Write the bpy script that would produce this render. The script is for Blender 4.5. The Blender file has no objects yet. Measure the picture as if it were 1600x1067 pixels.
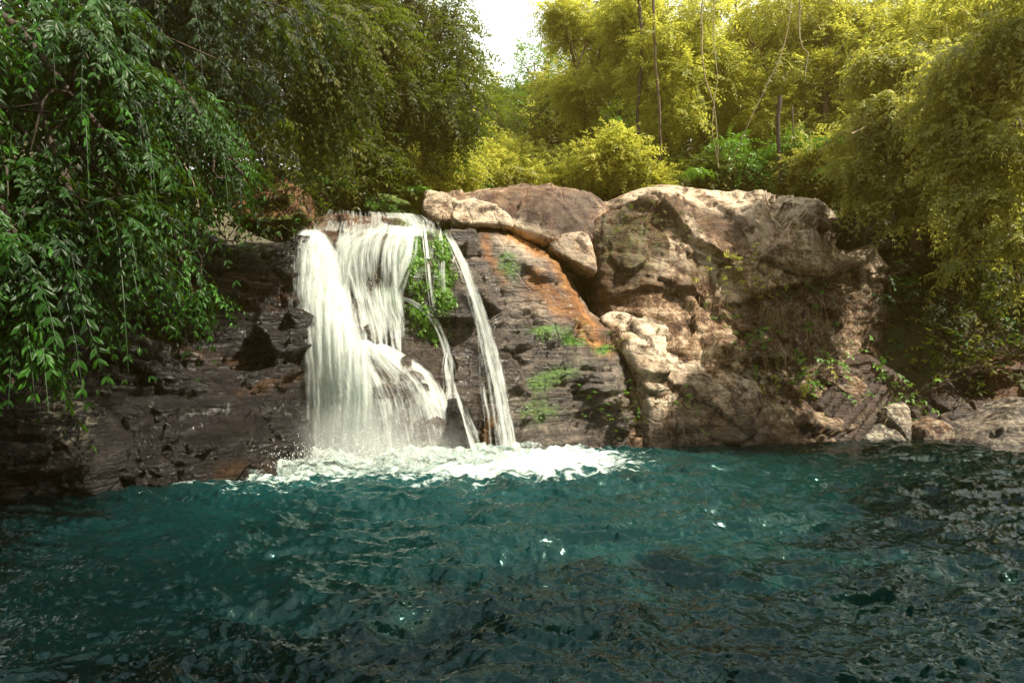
import bpy, math
import numpy as np
from mathutils import Vector
from mathutils.bvhtree import BVHTree

# ------------------------------------------------------------------ camera, light, exposure
SC = bpy.context.scene
COL = SC.collection
CAMZ, F = 2.5, 1067.0
cam_data = bpy.data.cameras.new("camera")
cam_data.sensor_width = 36.0
cam_data.lens = 24.0
cam_data.clip_start, cam_data.clip_end = 0.05, 2000.0
cam = bpy.data.objects.new("camera", cam_data)
cam.location = (0, 0, CAMZ)
cam.rotation_euler = (math.radians(90), 0, 0)
COL.objects.link(cam)
SC.camera = cam

SUN_AZ, SUN_EL = math.radians(111), math.radians(54)      # azimuth clockwise from +Y (into the picture)
W = bpy.data.worlds.new("World")
SC.world = W
W.use_nodes = True
nt = W.node_tree
nt.nodes.clear()
sky = nt.nodes.new("ShaderNodeTexSky")
sky.sky_type = 'NISHITA'
sky.sun_disc = False
sky.sun_elevation = SUN_EL
sky.sun_rotation = SUN_AZ
sky.air_density = 1.0
sky.dust_density = 2.0
tc = nt.nodes.new("ShaderNodeTexCoord")
cn = nt.nodes.new("ShaderNodeTexNoise")
cn.inputs["Scale"].default_value = 2.2
cn.inputs["Detail"].default_value = 6
cr = nt.nodes.new("ShaderNodeValToRGB")
cr.color_ramp.elements[0].position = 0.47
cr.color_ramp.elements[1].position = 0.72
mixc = nt.nodes.new("ShaderNodeMix")
mixc.data_type = 'RGBA'
mixc.inputs["B"].default_value = (11.5, 12.6, 12.8, 1)
bg = nt.nodes.new("ShaderNodeBackground")
bg.inputs["Strength"].default_value = 0.07
wo = nt.nodes.new("ShaderNodeOutputWorld")
nt.links.new(tc.outputs["Generated"], cn.inputs["Vector"])
nt.links.new(cn.outputs["Fac"], cr.inputs["Fac"])
sx = nt.nodes.new("ShaderNodeSeparateXYZ")
nt.links.new(tc.outputs["Generated"], sx.inputs[0])
low = nt.nodes.new("ShaderNodeMapRange")           # thin white cloud thickening towards the horizon
low.inputs["From Min"].default_value = 0.92
low.inputs["From Max"].default_value = 0.45
nt.links.new(sx.outputs["Z"], low.inputs["Value"])
mxx = nt.nodes.new("ShaderNodeMath"); mxx.operation = 'MAXIMUM'
nt.links.new(cr.outputs["Color"], mxx.inputs[0]); nt.links.new(low.outputs["Result"], mxx.inputs[1])
nt.links.new(mxx.outputs[0], mixc.inputs["Factor"])
nt.links.new(sky.outputs["Color"], mixc.inputs["A"])
nt.links.new(mixc.outputs["Result"], bg.inputs["Color"])
nt.links.new(bg.outputs["Background"], wo.inputs["Surface"])

sd = bpy.data.lights.new("sun", 'SUN')
sd.energy = 5.0
sd.angle = math.radians(0.6)
sd.color = (1.0, 0.91, 0.75)
sun = bpy.data.objects.new("sun", sd)
sun.rotation_euler = Vector((-math.cos(SUN_EL) * math.sin(SUN_AZ), -math.cos(SUN_EL) * math.cos(SUN_AZ),
                             -math.sin(SUN_EL))).to_track_quat('-Z', 'Y').to_euler()
COL.objects.link(sun)

vs = SC.view_settings
vs.view_transform = 'Standard'
vs.look = 'None'
vs.exposure = 1.25
vs.gamma = 1.0
SC.render.engine = 'CYCLES'
cy = SC.cycles
cy.use_denoising = True
cy.denoiser = 'OPENIMAGEDENOISE'
cy.use_adaptive_sampling = True
cy.adaptive_threshold = 0.02
cy.max_bounces = 7
cy.diffuse_bounces = 3
cy.glossy_bounces = 3
cy.transmission_bounces = 5
cy.volume_bounces = 1
cy.transparent_max_bounces = 24
cy.caustics_reflective = False
cy.caustics_refractive = False
cy.sample_clamp_indirect = 6.0

# ------------------------------------------------------------------ numeric helpers
RNG = np.random.default_rng(7)


def P(px, py, D):
    """world point seen at photo pixel px,py at distance D (metres) into the scene"""
    px = np.asarray(px, float); py = np.asarray(py, float); D = np.asarray(D, float)
    return np.stack([(px - 800.0) / F * D, D + 0 * px, CAMZ + (533.5 - py) / F * D], -1)


_perm = np.random.default_rng(3).permutation(256)
_perm = np.concatenate([_perm, _perm, _perm])
_g = np.random.default_rng(4).normal(size=(256, 3))
_g /= np.linalg.norm(_g, axis=1)[:, None]


def perlin(p):
    p = np.asarray(p, float)
    i = np.floor(p).astype(int)
    f = p - i
    u = f * f * f * (f * (f * 6 - 15) + 10)
    i &= 255
    out = 0
    for dx in (0, 1):
        for dy in (0, 1):
            for dz in (0, 1):
                h = _perm[_perm[_perm[i[..., 0] + dx] + ((i[..., 1] + dy) & 255)] + ((i[..., 2] + dz) & 255)]
                g = _g[h]
                d = g[..., 0] * (f[..., 0] - dx) + g[..., 1] * (f[..., 1] - dy) + g[..., 2] * (f[..., 2] - dz)
                w = (u[..., 0] if dx else 1 - u[..., 0]) * (u[..., 1] if dy else 1 - u[..., 1]) * (u[..., 2] if dz else 1 - u[..., 2])
                out = out + w * d
    return out * 1.5


def fbm(p, oct=4, lac=2.1, gain=0.5):
    a, s, t = 1.0, 0.0, 0.0
    for k in range(oct):
        s = s + a * perlin(np.asarray(p) * lac ** k + 17.3 * k)
        t += a
        a *= gain
    return s / t


def ridged(p, oct=4):
    a, s, t = 1.0, 0.0, 0.0
    for k in range(oct):
        s = s + a * (1 - 2 * np.abs(perlin(np.asarray(p) * 2.1 ** k + 9.1 * k)))
        t += a
        a *= 0.5
    return s / t


def _hash3(i, seed):
    i = i.astype(np.int64)
    h = (i[..., 0] * 73856093) ^ (i[..., 1] * 19349663) ^ (i[..., 2] * 83492791) ^ (seed * 7919)
    h = (h ^ (h >> 13)) * 1274126177
    h = (h ^ (h >> 16)) & 0x7fffffff
    return (h % 100003) / 100003.0


def voronoi(p, seed=0):
    """returns F1, F2, per-cell random, vector from cell point"""
    p = np.asarray(p, float)
    c = np.floor(p)
    f1 = np.full(p.shape[:-1], 9.0); f2 = f1.copy()
    vec = np.zeros_like(p); idc = np.zeros_like(p)
    for dx in (-1, 0, 1):
        for dy in (-1, 0, 1):
            for dz in (-1, 0, 1):
                cc = c + np.array([dx, dy, dz])
                pt = cc + np.stack([_hash3(cc, seed + k) for k in (1, 2, 3)], -1)
                v = p - pt
                d = np.sqrt((v * v).sum(-1))
                closer = d < f1
                f2 = np.where(closer, f1, np.minimum(f2, d))
                f1 = np.where(closer, d, f1)
                vec = np.where(closer[..., None], v, vec)
                idc = np.where(closer[..., None], cc, idc)
    rnd = np.stack([_hash3(idc, seed + k) for k in (11, 12, 13, 14)], -1) * 2 - 1
    return f1, f2, rnd, vec


def facets(p, scale, seed=0, tilt=0.6, step=0.4, crack=0.0, cw=0.08):
    q = p * np.asarray(scale)
    q = q + 0.25 * np.stack([perlin(q * 1.3 + 5), perlin(q * 1.3 + 31), perlin(q * 1.3 + 77)], -1)
    f1, f2, r, v = voronoi(q, seed)
    d = tilt * (v * r[..., :3]).sum(-1) + step * r[..., 3]
    if crack:
        d = d - crack * np.clip(1 - (f2 - f1) / cw, 0, 1)
    return d


def sstep(a, b, x):
    t = np.clip((x - a) / (b - a), 0, 1)
    return t * t * (3 - 2 * t)


def nrm(v):
    return v / np.maximum(np.linalg.norm(v, axis=-1, keepdims=True), 1e-9)


# ------------------------------------------------------------------ object helpers
def tag(o, label=None, cat=None, group=None, kind=None):
    if label: o["label"] = label
    if cat: o["category"] = cat
    if group: o["group"] = group
    if kind: o["kind"] = kind
    return o


def empty(name, loc, label, cat, group=None):
    o = bpy.data.objects.new(name, None)
    COL.objects.link(o)
    o.location = tuple(float(c) for c in loc)
    o.empty_display_size = 0.3
    return tag(o, label, cat, group)


def mesh_obj(name, V, Fs, mat, parent=None, smooth=True, attrs=None, uv=None):
    """Fs: array (n,3|4) or list of such arrays; V in world coordinates"""
    V = np.asarray(V, float)
    if parent is not None:
        V = V - np.array(parent.location)
    if not isinstance(Fs, (list, tuple)): Fs = [Fs]
    Fs = [np.asarray(f) for f in Fs if len(f)]
    me = bpy.data.meshes.new(name)
    me.vertices.add(len(V))
    me.vertices.foreach_set("co", V.astype(np.float32).ravel())
    nl = sum(f.size for f in Fs); nf = sum(len(f) for f in Fs)
    me.loops.add(nl)
    me.loops.foreach_set("vertex_index", np.concatenate([f.ravel() for f in Fs]).astype(np.int32))
    me.polygons.add(nf)
    tot = np.concatenate([np.full(len(f), f.shape[1]) for f in Fs])
    st = np.concatenate([[0], np.cumsum(tot)[:-1]])
    me.polygons.foreach_set("loop_start", st.astype(np.int32))
    me.polygons.foreach_set("use_smooth", np.full(nf, smooth))
    me.update(calc_edges=True)
    for k, a in (attrs or {}).items():
        at = me.attributes.new(k, 'FLOAT', 'POINT')
        at.data.foreach_set("value", np.asarray(a, np.float32).ravel())
    if uv is not None:
        at = me.attributes.new("flow", 'FLOAT_VECTOR', 'POINT')
        at.data.foreach_set("vector", np.asarray(uv, np.float32).ravel())
    if mat: me.materials.append(mat)
    o = bpy.data.objects.new(name, me)
    COL.objects.link(o)
    if parent is not None: o.parent = parent
    return o


def grid_faces(nu, nv, off=0):
    a = np.arange(nu * nv).reshape(nv, nu)
    return np.stack([a[:-1, :-1], a[:-1, 1:], a[1:, 1:], a[1:, :-1]], -1).reshape(-1, 4) + off


class Geo:
    def __init__(s): s.V, s.Q, s.T, s.A, s.n = [], [], [], [], 0
    def add(s, V, Q=None, T=None, tint=None):
        V = np.asarray(V, float).reshape(-1, 3)
        s.V.append(V)
        if Q is not None and len(Q): s.Q.append(np.asarray(Q) + s.n)
        if T is not None and len(T): s.T.append(np.asarray(T) + s.n)
        s.A.append(np.full(len(V), 0.5) if tint is None else np.broadcast_to(tint, (len(V),)))
        s.n += len(V)
    def build(s, name, mat, parent=None, smooth=True):
        fs = []
        if s.Q: fs.append(np.concatenate(s.Q))
        if s.T: fs.append(np.concatenate(s.T))
        return mesh_obj(name, np.concatenate(s.V), fs, mat, parent, smooth, {"tint": np.concatenate(s.A)})


def tube(geo, pts, rad, n=7, rough=0.0):
    pts = np.asarray(pts, float); k = len(pts)
    rad = np.broadcast_to(np.asarray(rad, float), (k,))
    t = nrm(np.gradient(pts, axis=0))
    ref = np.where(np.abs(t[:, 2:3]) > 0.9, np.array([[1., 0, 0]]), np.array([[0, 0, 1.]]))
    a = nrm(np.cross(t, ref)); b = np.cross(t, a)
    for i in range(1, k):                       # keep frames from flipping
        if (a[i] * a[i - 1]).sum() < 0: a[i] *= -1; b[i] *= -1
    th = np.linspace(0, 2 * np.pi, n, endpoint=False)
    ring = a[:, None] * np.cos(th)[None, :, None] + b[:, None] * np.sin(th)[None, :, None]
    r = rad[:, None, None] * (1 + rough * perlin((pts[:, None] + ring) * 3.0)[..., None])
    V = (pts[:, None] + ring * r).reshape(-1, 3)
    q = []
    for i in range(k - 1):
        for j in range(n):
            q.append((i * n + j, i * n + (j + 1) % n, (i + 1) * n + (j + 1) % n, (i + 1) * n + j))
    geo.add(V, Q=np.array(q))


def curve(pts, n=12):
    """Catmull-Rom through pts"""
    pts = np.asarray(pts, float)
    p = np.concatenate([[2 * pts[0] - pts[1]], pts, [2 * pts[-1] - pts[-2]]])
    out = []
    m = len(pts) - 1
    for s in np.linspace(0, m, n):
        i = min(int(s), m - 1); t = s - i
        a, b, c, d = p[i], p[i + 1], p[i + 2], p[i + 3]
        out.append(0.5 * ((2 * b) + (-a + c) * t + (2 * a - 5 * b + 4 * c - d) * t * t + (-a + 3 * b - 3 * c + d) * t ** 3))
    return np.array(out)


# ------------------------------------------------------------------ materials
class M:
    def __init__(s, name):
        s.m = bpy.data.materials.new(name); s.m.use_nodes = True
        s.t = s.m.node_tree; s.t.nodes.clear()
        s.out = s.n("OutputMaterial")
    def n(s, typ, **kw):
        nd = s.t.nodes.new("ShaderNode" + typ)
        for k, v in kw.items():
            if hasattr(nd, k) and k not in nd.inputs: setattr(nd, k, v)
            else: s.set(nd.inputs[k], v)
        return nd
    def set(s, sock, v):
        if isinstance(v, bpy.types.NodeSocket): s.t.links.new(v, sock)
        elif isinstance(v, (tuple, list)) and len(v) == 3 and sock.type == 'RGBA': sock.default_value = (*v, 1)
        else: sock.default_value = v
    def attr(s, name): return s.n("Attribute", attribute_name=name)
    def math(s, op, a, b=None, clamp=False):
        nd = s.n("Math"); nd.operation = op; nd.use_clamp = clamp
        s.set(nd.inputs[0], a)
        if b is not None: s.set(nd.inputs[1], b)
        return nd.outputs[0]
    def mix(s, f, a, b, blend='MIX'):
        nd = s.n("Mix"); nd.data_type = 'RGBA'; nd.blend_type = blend
        s.set(nd.inputs["Factor"], f); s.set(nd.inputs["A"], a); s.set(nd.inputs["B"], b)
        return nd.outputs["Result"]
    def noise(s, vec, scale, detail=4, rough=0.55, dist=0.0):
        nd = s.n("TexNoise"); s.set(nd.inputs["Vector"], vec)
        nd.inputs["Scale"].default_value = scale; nd.inputs["Detail"].default_value = detail
        nd.inputs["Roughness"].default_value = rough; nd.inputs["Distortion"].default_value = dist
        return nd.outputs["Fac"]
    def ramp(s, fac, stops, interp='LINEAR'):
        nd = s.n("ValToRGB"); s.set(nd.inputs["Fac"], fac)
        r = nd.color_ramp; r.interpolation = interp
        while len(r.elements) < len(stops): r.elements.new(0.5)
        for e, (p, c) in zip(r.elements, stops):
            e.position = p
            e.color = (c, c, c, 1) if isinstance(c, (int, float)) else (*c, 1)
        return nd.outputs["Color"]
    def mapv(s, vec, sc, loc=(0, 0, 0), rot=(0, 0, 0)):
        nd = s.n("Mapping"); s.set(nd.inputs["Vector"], vec)
        nd.inputs["Scale"].default_value = sc; nd.inputs["Location"].default_value = loc
        nd.inputs["Rotation"].default_value = rot
        return nd.outputs["Vector"]
    def link(s, a, b): s.t.links.new(a, b)


def rock_mat(name, cols, stain, contrast=1.0, streak=0.6, strata=0.3, bump=0.5, wet_rough=0.15, seed=0.0, dry_rough=0.75, spec=0.4):
    """cols: four colours dark to pale. attributes: wet, orange, moss, pale, dark"""
    m = M(name)
    geo = m.n("NewGeometry"); pos = m.mapv(geo.outputs["Position"], (1, 1, 1), (seed, seed * 2, 0))
    n1 = m.noise(pos, 0.55, 8, 0.62, 0.6)
    n2 = m.noise(pos, 2.6, 8, 0.65, 0.3)
    n3 = m.noise(pos, 14.0, 6, 0.7)
    st = m.noise(m.mapv(pos, (2.6, 2.6, 0.30)), 1.6, 7, 0.65, 0.25)       # drip streaks
    layers = m.noise(m.mapv(pos, (0.5, 0.5, 5.0), rot=(0.10, 0.16, 0)), 1.3, 7, 0.65, 0.8)
    base = m.math('ADD', m.math('MULTIPLY', n1, 0.45), m.math('MULTIPLY', n2, 0.35))
    base = m.math('ADD', base, m.math('MULTIPLY', layers, 0.2 * strata * 2))
    base = m.math('ADD', base, m.math('MULTIPLY', n3, 0.26))
    wsum = 0.45 + 0.35 + 0.4 * strata + 0.26
    base = m.math('DIVIDE', base, wsum)
    c = 0.5
    w = 0.062 / contrast
    col = m.ramp(base, [(c - w, cols[0]), (c - w * .3, cols[1]), (c + w * .35, cols[2]), (c + w * 1.1, cols[3])])
    sf = m.ramp(st, [(0.46, 0.0), (0.56, 1.0)])
    dk = m.attr("dark").outputs["Fac"]
    sf2 = m.math('MULTIPLY', sf, m.math('ADD', m.math('MULTIPLY', dk, 1.1), streak * 0.6), clamp=True)
    col = m.mix(sf2, col, stain)
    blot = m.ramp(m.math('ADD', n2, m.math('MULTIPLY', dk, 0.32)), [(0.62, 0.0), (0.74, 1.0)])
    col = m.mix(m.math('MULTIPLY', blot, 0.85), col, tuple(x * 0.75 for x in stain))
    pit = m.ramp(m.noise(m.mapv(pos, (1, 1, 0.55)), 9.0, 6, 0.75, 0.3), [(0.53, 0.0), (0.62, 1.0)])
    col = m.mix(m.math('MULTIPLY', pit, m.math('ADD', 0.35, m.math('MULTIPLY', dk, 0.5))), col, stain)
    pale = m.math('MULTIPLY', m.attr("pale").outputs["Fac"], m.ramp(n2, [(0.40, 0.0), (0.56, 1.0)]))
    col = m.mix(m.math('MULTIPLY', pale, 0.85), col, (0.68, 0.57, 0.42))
    og = m.attr("orange").outputs["Fac"]
    ogf = m.math('MULTIPLY', og, m.ramp(m.math('ADD', st, m.math('MULTIPLY', og, 0.25)), [(0.42, 0.0), (0.58, 1.0)]))
    ocol = m.ramp(n2, [(0.35, (0.14, 0.045, 0.008)), (0.5, (0.40, 0.15, 0.016)), (0.65, (0.60, 0.30, 0.06))])
    col = m.mix(ogf, col, ocol)
    lich = m.noise(pos, 7.0, 5, 0.6, 0.2)
    lf = m.math('MULTIPLY', m.attr("lichen").outputs["Fac"], m.ramp(lich, [(0.52, 0.0), (0.57, 1.0)]))
    col = m.mix(lf, col, (0.50, 0.46, 0.33))
    wet = m.attr("wet").outputs["Fac"]
    wn = m.math('MULTIPLY', wet, m.ramp(n2, [(0.30, 0.75), (0.5, 1.0)]))
    col = m.mix(wn, col, m.mix(0.72, col, (0.008, 0.006, 0.006)))
    ms = m.attr("moss").outputs["Fac"]
    mf = m.math('MULTIPLY', ms, m.ramp(m.math('ADD', m.noise(pos, 5.0, 6, 0.7), m.math('MULTIPLY', ms, 0.25)), [(0.50, 0.0), (0.62, 1.0)]))
    col = m.mix(mf, col, m.ramp(n3, [(0.35, (0.015, 0.05, 0.004)), (0.6, (0.09, 0.22, 0.012))]))
    rgh = m.math('ADD', m.math('MULTIPLY', wn, wet_rough - dry_rough), dry_rough)
    rgh = m.math('ADD', rgh, m.math('MULTIPLY', m.math('SUBTRACT', n3, 0.5), 0.35), clamp=True)
    h = m.math('ADD', m.math('MULTIPLY', n2, 0.6), m.math('MULTIPLY', n3, 0.22))
    h = m.math('ADD', h, m.math('MULTIPLY', layers, 0.7 * strata))
    h = m.math('ADD', h, m.math('MULTIPLY', m.noise(pos, 38.0, 4, 0.7), 0.09))
    vor = m.n("TexVoronoi"); vor.feature = 'DISTANCE_TO_EDGE'
    vor.inputs["Scale"].default_value = 1.0
    m.set(vor.inputs["Vector"], m.mix(0.15, m.mapv(pos, (1.0, 1.0, 1.7), rot=(0.3, 0.4, 0.2)), m.n("TexNoise").outputs["Color"]))
    crk = m.ramp(vor.outputs["Distance"], [(0.0, 0.0), (0.028, 1.0)])
    h = m.math('ADD', h, m.math('MULTIPLY', crk, 0.10))
    bp = m.n("Bump"); bp.inputs["Strength"].default_value = bump; bp.inputs["Distance"].default_value = 0.22
    m.set(bp.inputs["Height"], h)
    b = m.n("BsdfPrincipled")
    m.set(b.inputs["Base Color"], col); m.set(b.inputs["Roughness"], rgh); m.set(b.inputs["Normal"], bp.outputs["Normal"])
    b.inputs["Specular IOR Level"].default_value = spec
    m.link(b.outputs[0], m.out.inputs["Surface"])
    return m.m


def leaf_mat(name, c0, c1, c2, transl=0.35, rough=0.42, spec=0.5):
    m = M(name)
    col = m.ramp(m.attr("tint").outputs["Fac"], [(0.05, c0), (0.55, c1), (0.95, c2)])
    pos = m.n("NewGeometry").outputs["Position"]
    col = m.mix(m.math('MULTIPLY', m.ramp(m.noise(pos, 1.1, 3), [(0.4, 0.0), (0.65, 1.0)]), 0.35), col, c2)
    b = m.n("BsdfPrincipled")
    m.set(b.inputs["Base Color"], col); b.inputs["Roughness"].default_value = rough
    b.inputs["Specular IOR Level"].default_value = spec
    tr = m.n("BsdfTranslucent")
    m.set(tr.inputs["Color"], m.mix(0.75, col, (0.60, 0.60, 0.08), 'MIX') if transl > 0.5 else m.mix(0.45, col, (0.16, 0.26, 0.01)))
    mx = m.n("MixShader"); mx.inputs[0].default_value = transl
    m.link(b.outputs[0], mx.inputs[1]); m.link(tr.outputs[0], mx.inputs[2])
    m.link(mx.outputs[0], m.out.inputs["Surface"])
    return m.m


def bark_mat(name, c0, c1):
    m = M(name)
    pos = m.n("NewGeometry").outputs["Position"]
    n = m.noise(m.mapv(pos, (6, 6, 1.0)), 2.5, 6, 0.65)
    b = m.n("BsdfPrincipled"); m.set(b.inputs["Base Color"], m.ramp(n, [(0.35, c0), (0.65, c1)]))
    b.inputs["Roughness"].default_value = 0.85
    bp = m.n("Bump"); bp.inputs["Strength"].default_value = 0.6; bp.inputs["Distance"].default_value = 0.03
    m.set(bp.inputs["Height"], n); m.set(b.inputs["Normal"], bp.outputs["Normal"])
    m.link(b.outputs[0], m.out.inputs["Surface"])
    return m.m


MAT = {}
MAT['rock_dry'] = rock_mat("dry_rock", [(0.045, 0.026, 0.015), (0.18, 0.112, 0.064), (0.40, 0.285, 0.18), (0.64, 0.52, 0.37)],
                           (0.040, 0.020, 0.011), 1.25, 0.9, 0.5, 1.0)
MAT['rock_cap'] = rock_mat("streaked_rock", [(0.030, 0.015, 0.010), (0.085, 0.044, 0.026), (0.20, 0.12, 0.066), (0.44, 0.32, 0.20)],
                           (0.040, 0.019, 0.012), 1.1, 1.3, 0.1, 0.7, seed=13.0)
MAT['rock_slab'] = rock_mat("layered_wet_rock", [(0.028, 0.021, 0.017), (0.09, 0.068, 0.052), (0.23, 0.175, 0.13), (0.44, 0.36, 0.27)],
                            (0.030, 0.020, 0.015), 1.0, 0.5, 1.0, 1.0, 0.20, seed=5.0, spec=0.7)
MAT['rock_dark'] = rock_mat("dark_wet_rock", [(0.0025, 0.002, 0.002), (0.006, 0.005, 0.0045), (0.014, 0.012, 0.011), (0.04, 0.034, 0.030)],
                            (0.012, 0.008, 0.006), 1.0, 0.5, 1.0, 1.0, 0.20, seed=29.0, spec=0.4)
MAT['rock_brown'] = rock_mat("brown_bank_rock", [(0.025, 0.012, 0.007), (0.075, 0.036, 0.020), (0.15, 0.085, 0.048), (0.28, 0.19, 0.12)],
                             (0.03, 0.014, 0.008), 1.0, 0.6, 0.7, 0.8, seed=41.0)
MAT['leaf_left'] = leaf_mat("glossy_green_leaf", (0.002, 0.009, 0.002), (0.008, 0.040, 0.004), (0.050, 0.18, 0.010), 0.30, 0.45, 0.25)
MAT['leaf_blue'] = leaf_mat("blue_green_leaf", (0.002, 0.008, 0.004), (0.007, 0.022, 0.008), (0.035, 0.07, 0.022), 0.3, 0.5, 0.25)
MAT['leaf_olive'] = leaf_mat("olive_leaf", (0.014, 0.024, 0.004), (0.050, 0.066, 0.008), (0.17, 0.17, 0.020), 0.5, 0.5, 0.3)
MAT['leaf_gold'] = leaf_mat("yellow_green_leaf", (0.09, 0.125, 0.010), (0.30, 0.33, 0.030), (0.62, 0.58, 0.12), 0.55, 0.5, 0.3)
MAT['leaf_right'] = leaf_mat("pale_green_leaf", (0.06, 0.08, 0.012), (0.20, 0.22, 0.035), (0.48, 0.46, 0.14), 0.52, 0.45, 0.4)
MAT['leaf_bright'] = leaf_mat("bright_green_leaf", (0.05, 0.15, 0.012), (0.10, 0.26, 0.02), (0.20, 0.38, 0.04), 0.4, 0.4)
MAT['straw'] = leaf_mat("dry_straw", (0.12, 0.07, 0.03), (0.24, 0.16, 0.07), (0.38, 0.29, 0.15), 0.25, 0.7)
MAT['bark'] = bark_mat("brown_bark", (0.035, 0.022, 0.014), (0.13, 0.085, 0.05))
MAT['bark_pale'] = bark_mat("pale_bark", (0.12, 0.09, 0.05), (0.34, 0.27, 0.16))
MAT['bark_dark'] = bark_mat("dark_bark", (0.018, 0.012, 0.008), (0.06, 0.04, 0.026))
# ------------------------------------------------------------------ rocks
def chaikin(poly, k=2):
    p = np.asarray(poly, float)
    for _ in range(k):
        q = np.roll(p, -1, 0)
        p = np.stack([0.78 * p + 0.22 * q, 0.22 * p + 0.78 * q], 1).reshape(-1, 2)
    return p


def poly_sd(pts, poly):
    """signed distance (inside positive) and nearest point"""
    best = np.full(len(pts), 1e9); near = np.zeros_like(pts); inside = np.zeros(len(pts), bool)
    for a, b in zip(poly, np.roll(poly, -1, 0)):
        e = b - a
        t = np.clip(((pts - a) @ e) / max(e @ e, 1e-9), 0, 1)
        q = a + t[:, None] * e
        d = np.hypot(*(pts - q).T)
        m = d < best
        best = np.where(m, d, best); near[m] = q[m]
        if a[1] != b[1]:
            cr_ = ((a[1] > pts[:, 1]) != (b[1] > pts[:, 1])) & (pts[:, 0] < (b[0] - a[0]) * (pts[:, 1] - a[1]) / (b[1] - a[1]) + a[0])
            inside ^= cr_
    return np.where(inside, best, -best), near


class Depth:
    """thin-plate surface through (px, py, distance) measurements"""
    def __init__(s, ctrl, reg=0.02):
        c = np.array(ctrl, float); s.c = c[:, :2] / 100.0
        n = len(c)
        K = s.k(np.hypot(*(s.c[:, None] - s.c[None]).transpose(2, 0, 1))) + reg * np.eye(n)
        Pm = np.concatenate([np.ones((n, 1)), s.c], 1)
        A = np.zeros((n + 3, n + 3)); A[:n, :n] = K; A[:n, n:] = Pm; A[n:, :n] = Pm.T
        s.w = np.linalg.solve(A, np.concatenate([c[:, 2], np.zeros(3)]))
    @staticmethod
    def k(r): return np.where(r > 1e-9, r * r * np.log(np.maximum(r, 1e-9)), 0.0)
    def __call__(s, px, py):
        px = np.asarray(px, float); py = np.asarray(py, float)
        q = np.stack([px, py], -1).reshape(-1, 2) / 100.0
        out = np.empty(len(q))
        for i in range(0, len(q), 20000):
            b = q[i:i + 20000]
            out[i:i + 20000] = s.k(np.hypot(*(b[:, None] - s.c[None]).transpose(2, 0, 1))) @ s.w[:len(s.c)] + s.w[len(s.c)] + b @ s.w[-2:]
        return out.reshape(px.shape)


BVH_V, BVH_F, _bn = [], [], 0
ATTRS = ("wet", "orange", "moss", "pale", "dark", "lichen")


def blob(px, py, x, y, rx, ry, ang=0.0):
    a = math.radians(ang)
    dx = (px - x) * math.cos(a) + (py - y) * math.sin(a); dy = -(px - x) * math.sin(a) + (py - y) * math.cos(a)
    return np.clip(1.6 * np.exp(-((dx / rx) ** 2 + (dy / ry) ** 2)), 0, 1)


def polymask(px, py, poly, soft=12):
    d, _ = poly_sd(np.stack([px, py], -1), np.array(poly, float))
    return sstep(-soft, soft, d)


def path_mask(px, py, pts, w):
    pts = np.array(pts, float); q = np.stack([px, py], -1); best = np.full(len(px), 1e9)
    for a, b in zip(pts[:-1], pts[1:]):
        e = b - a; t = np.clip(((q - a) @ e) / (e @ e), 0, 1)
        best = np.minimum(best, np.hypot(*(q - a - t[:, None] * e).T))
    return np.exp(-(best / w) ** 2)


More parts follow.
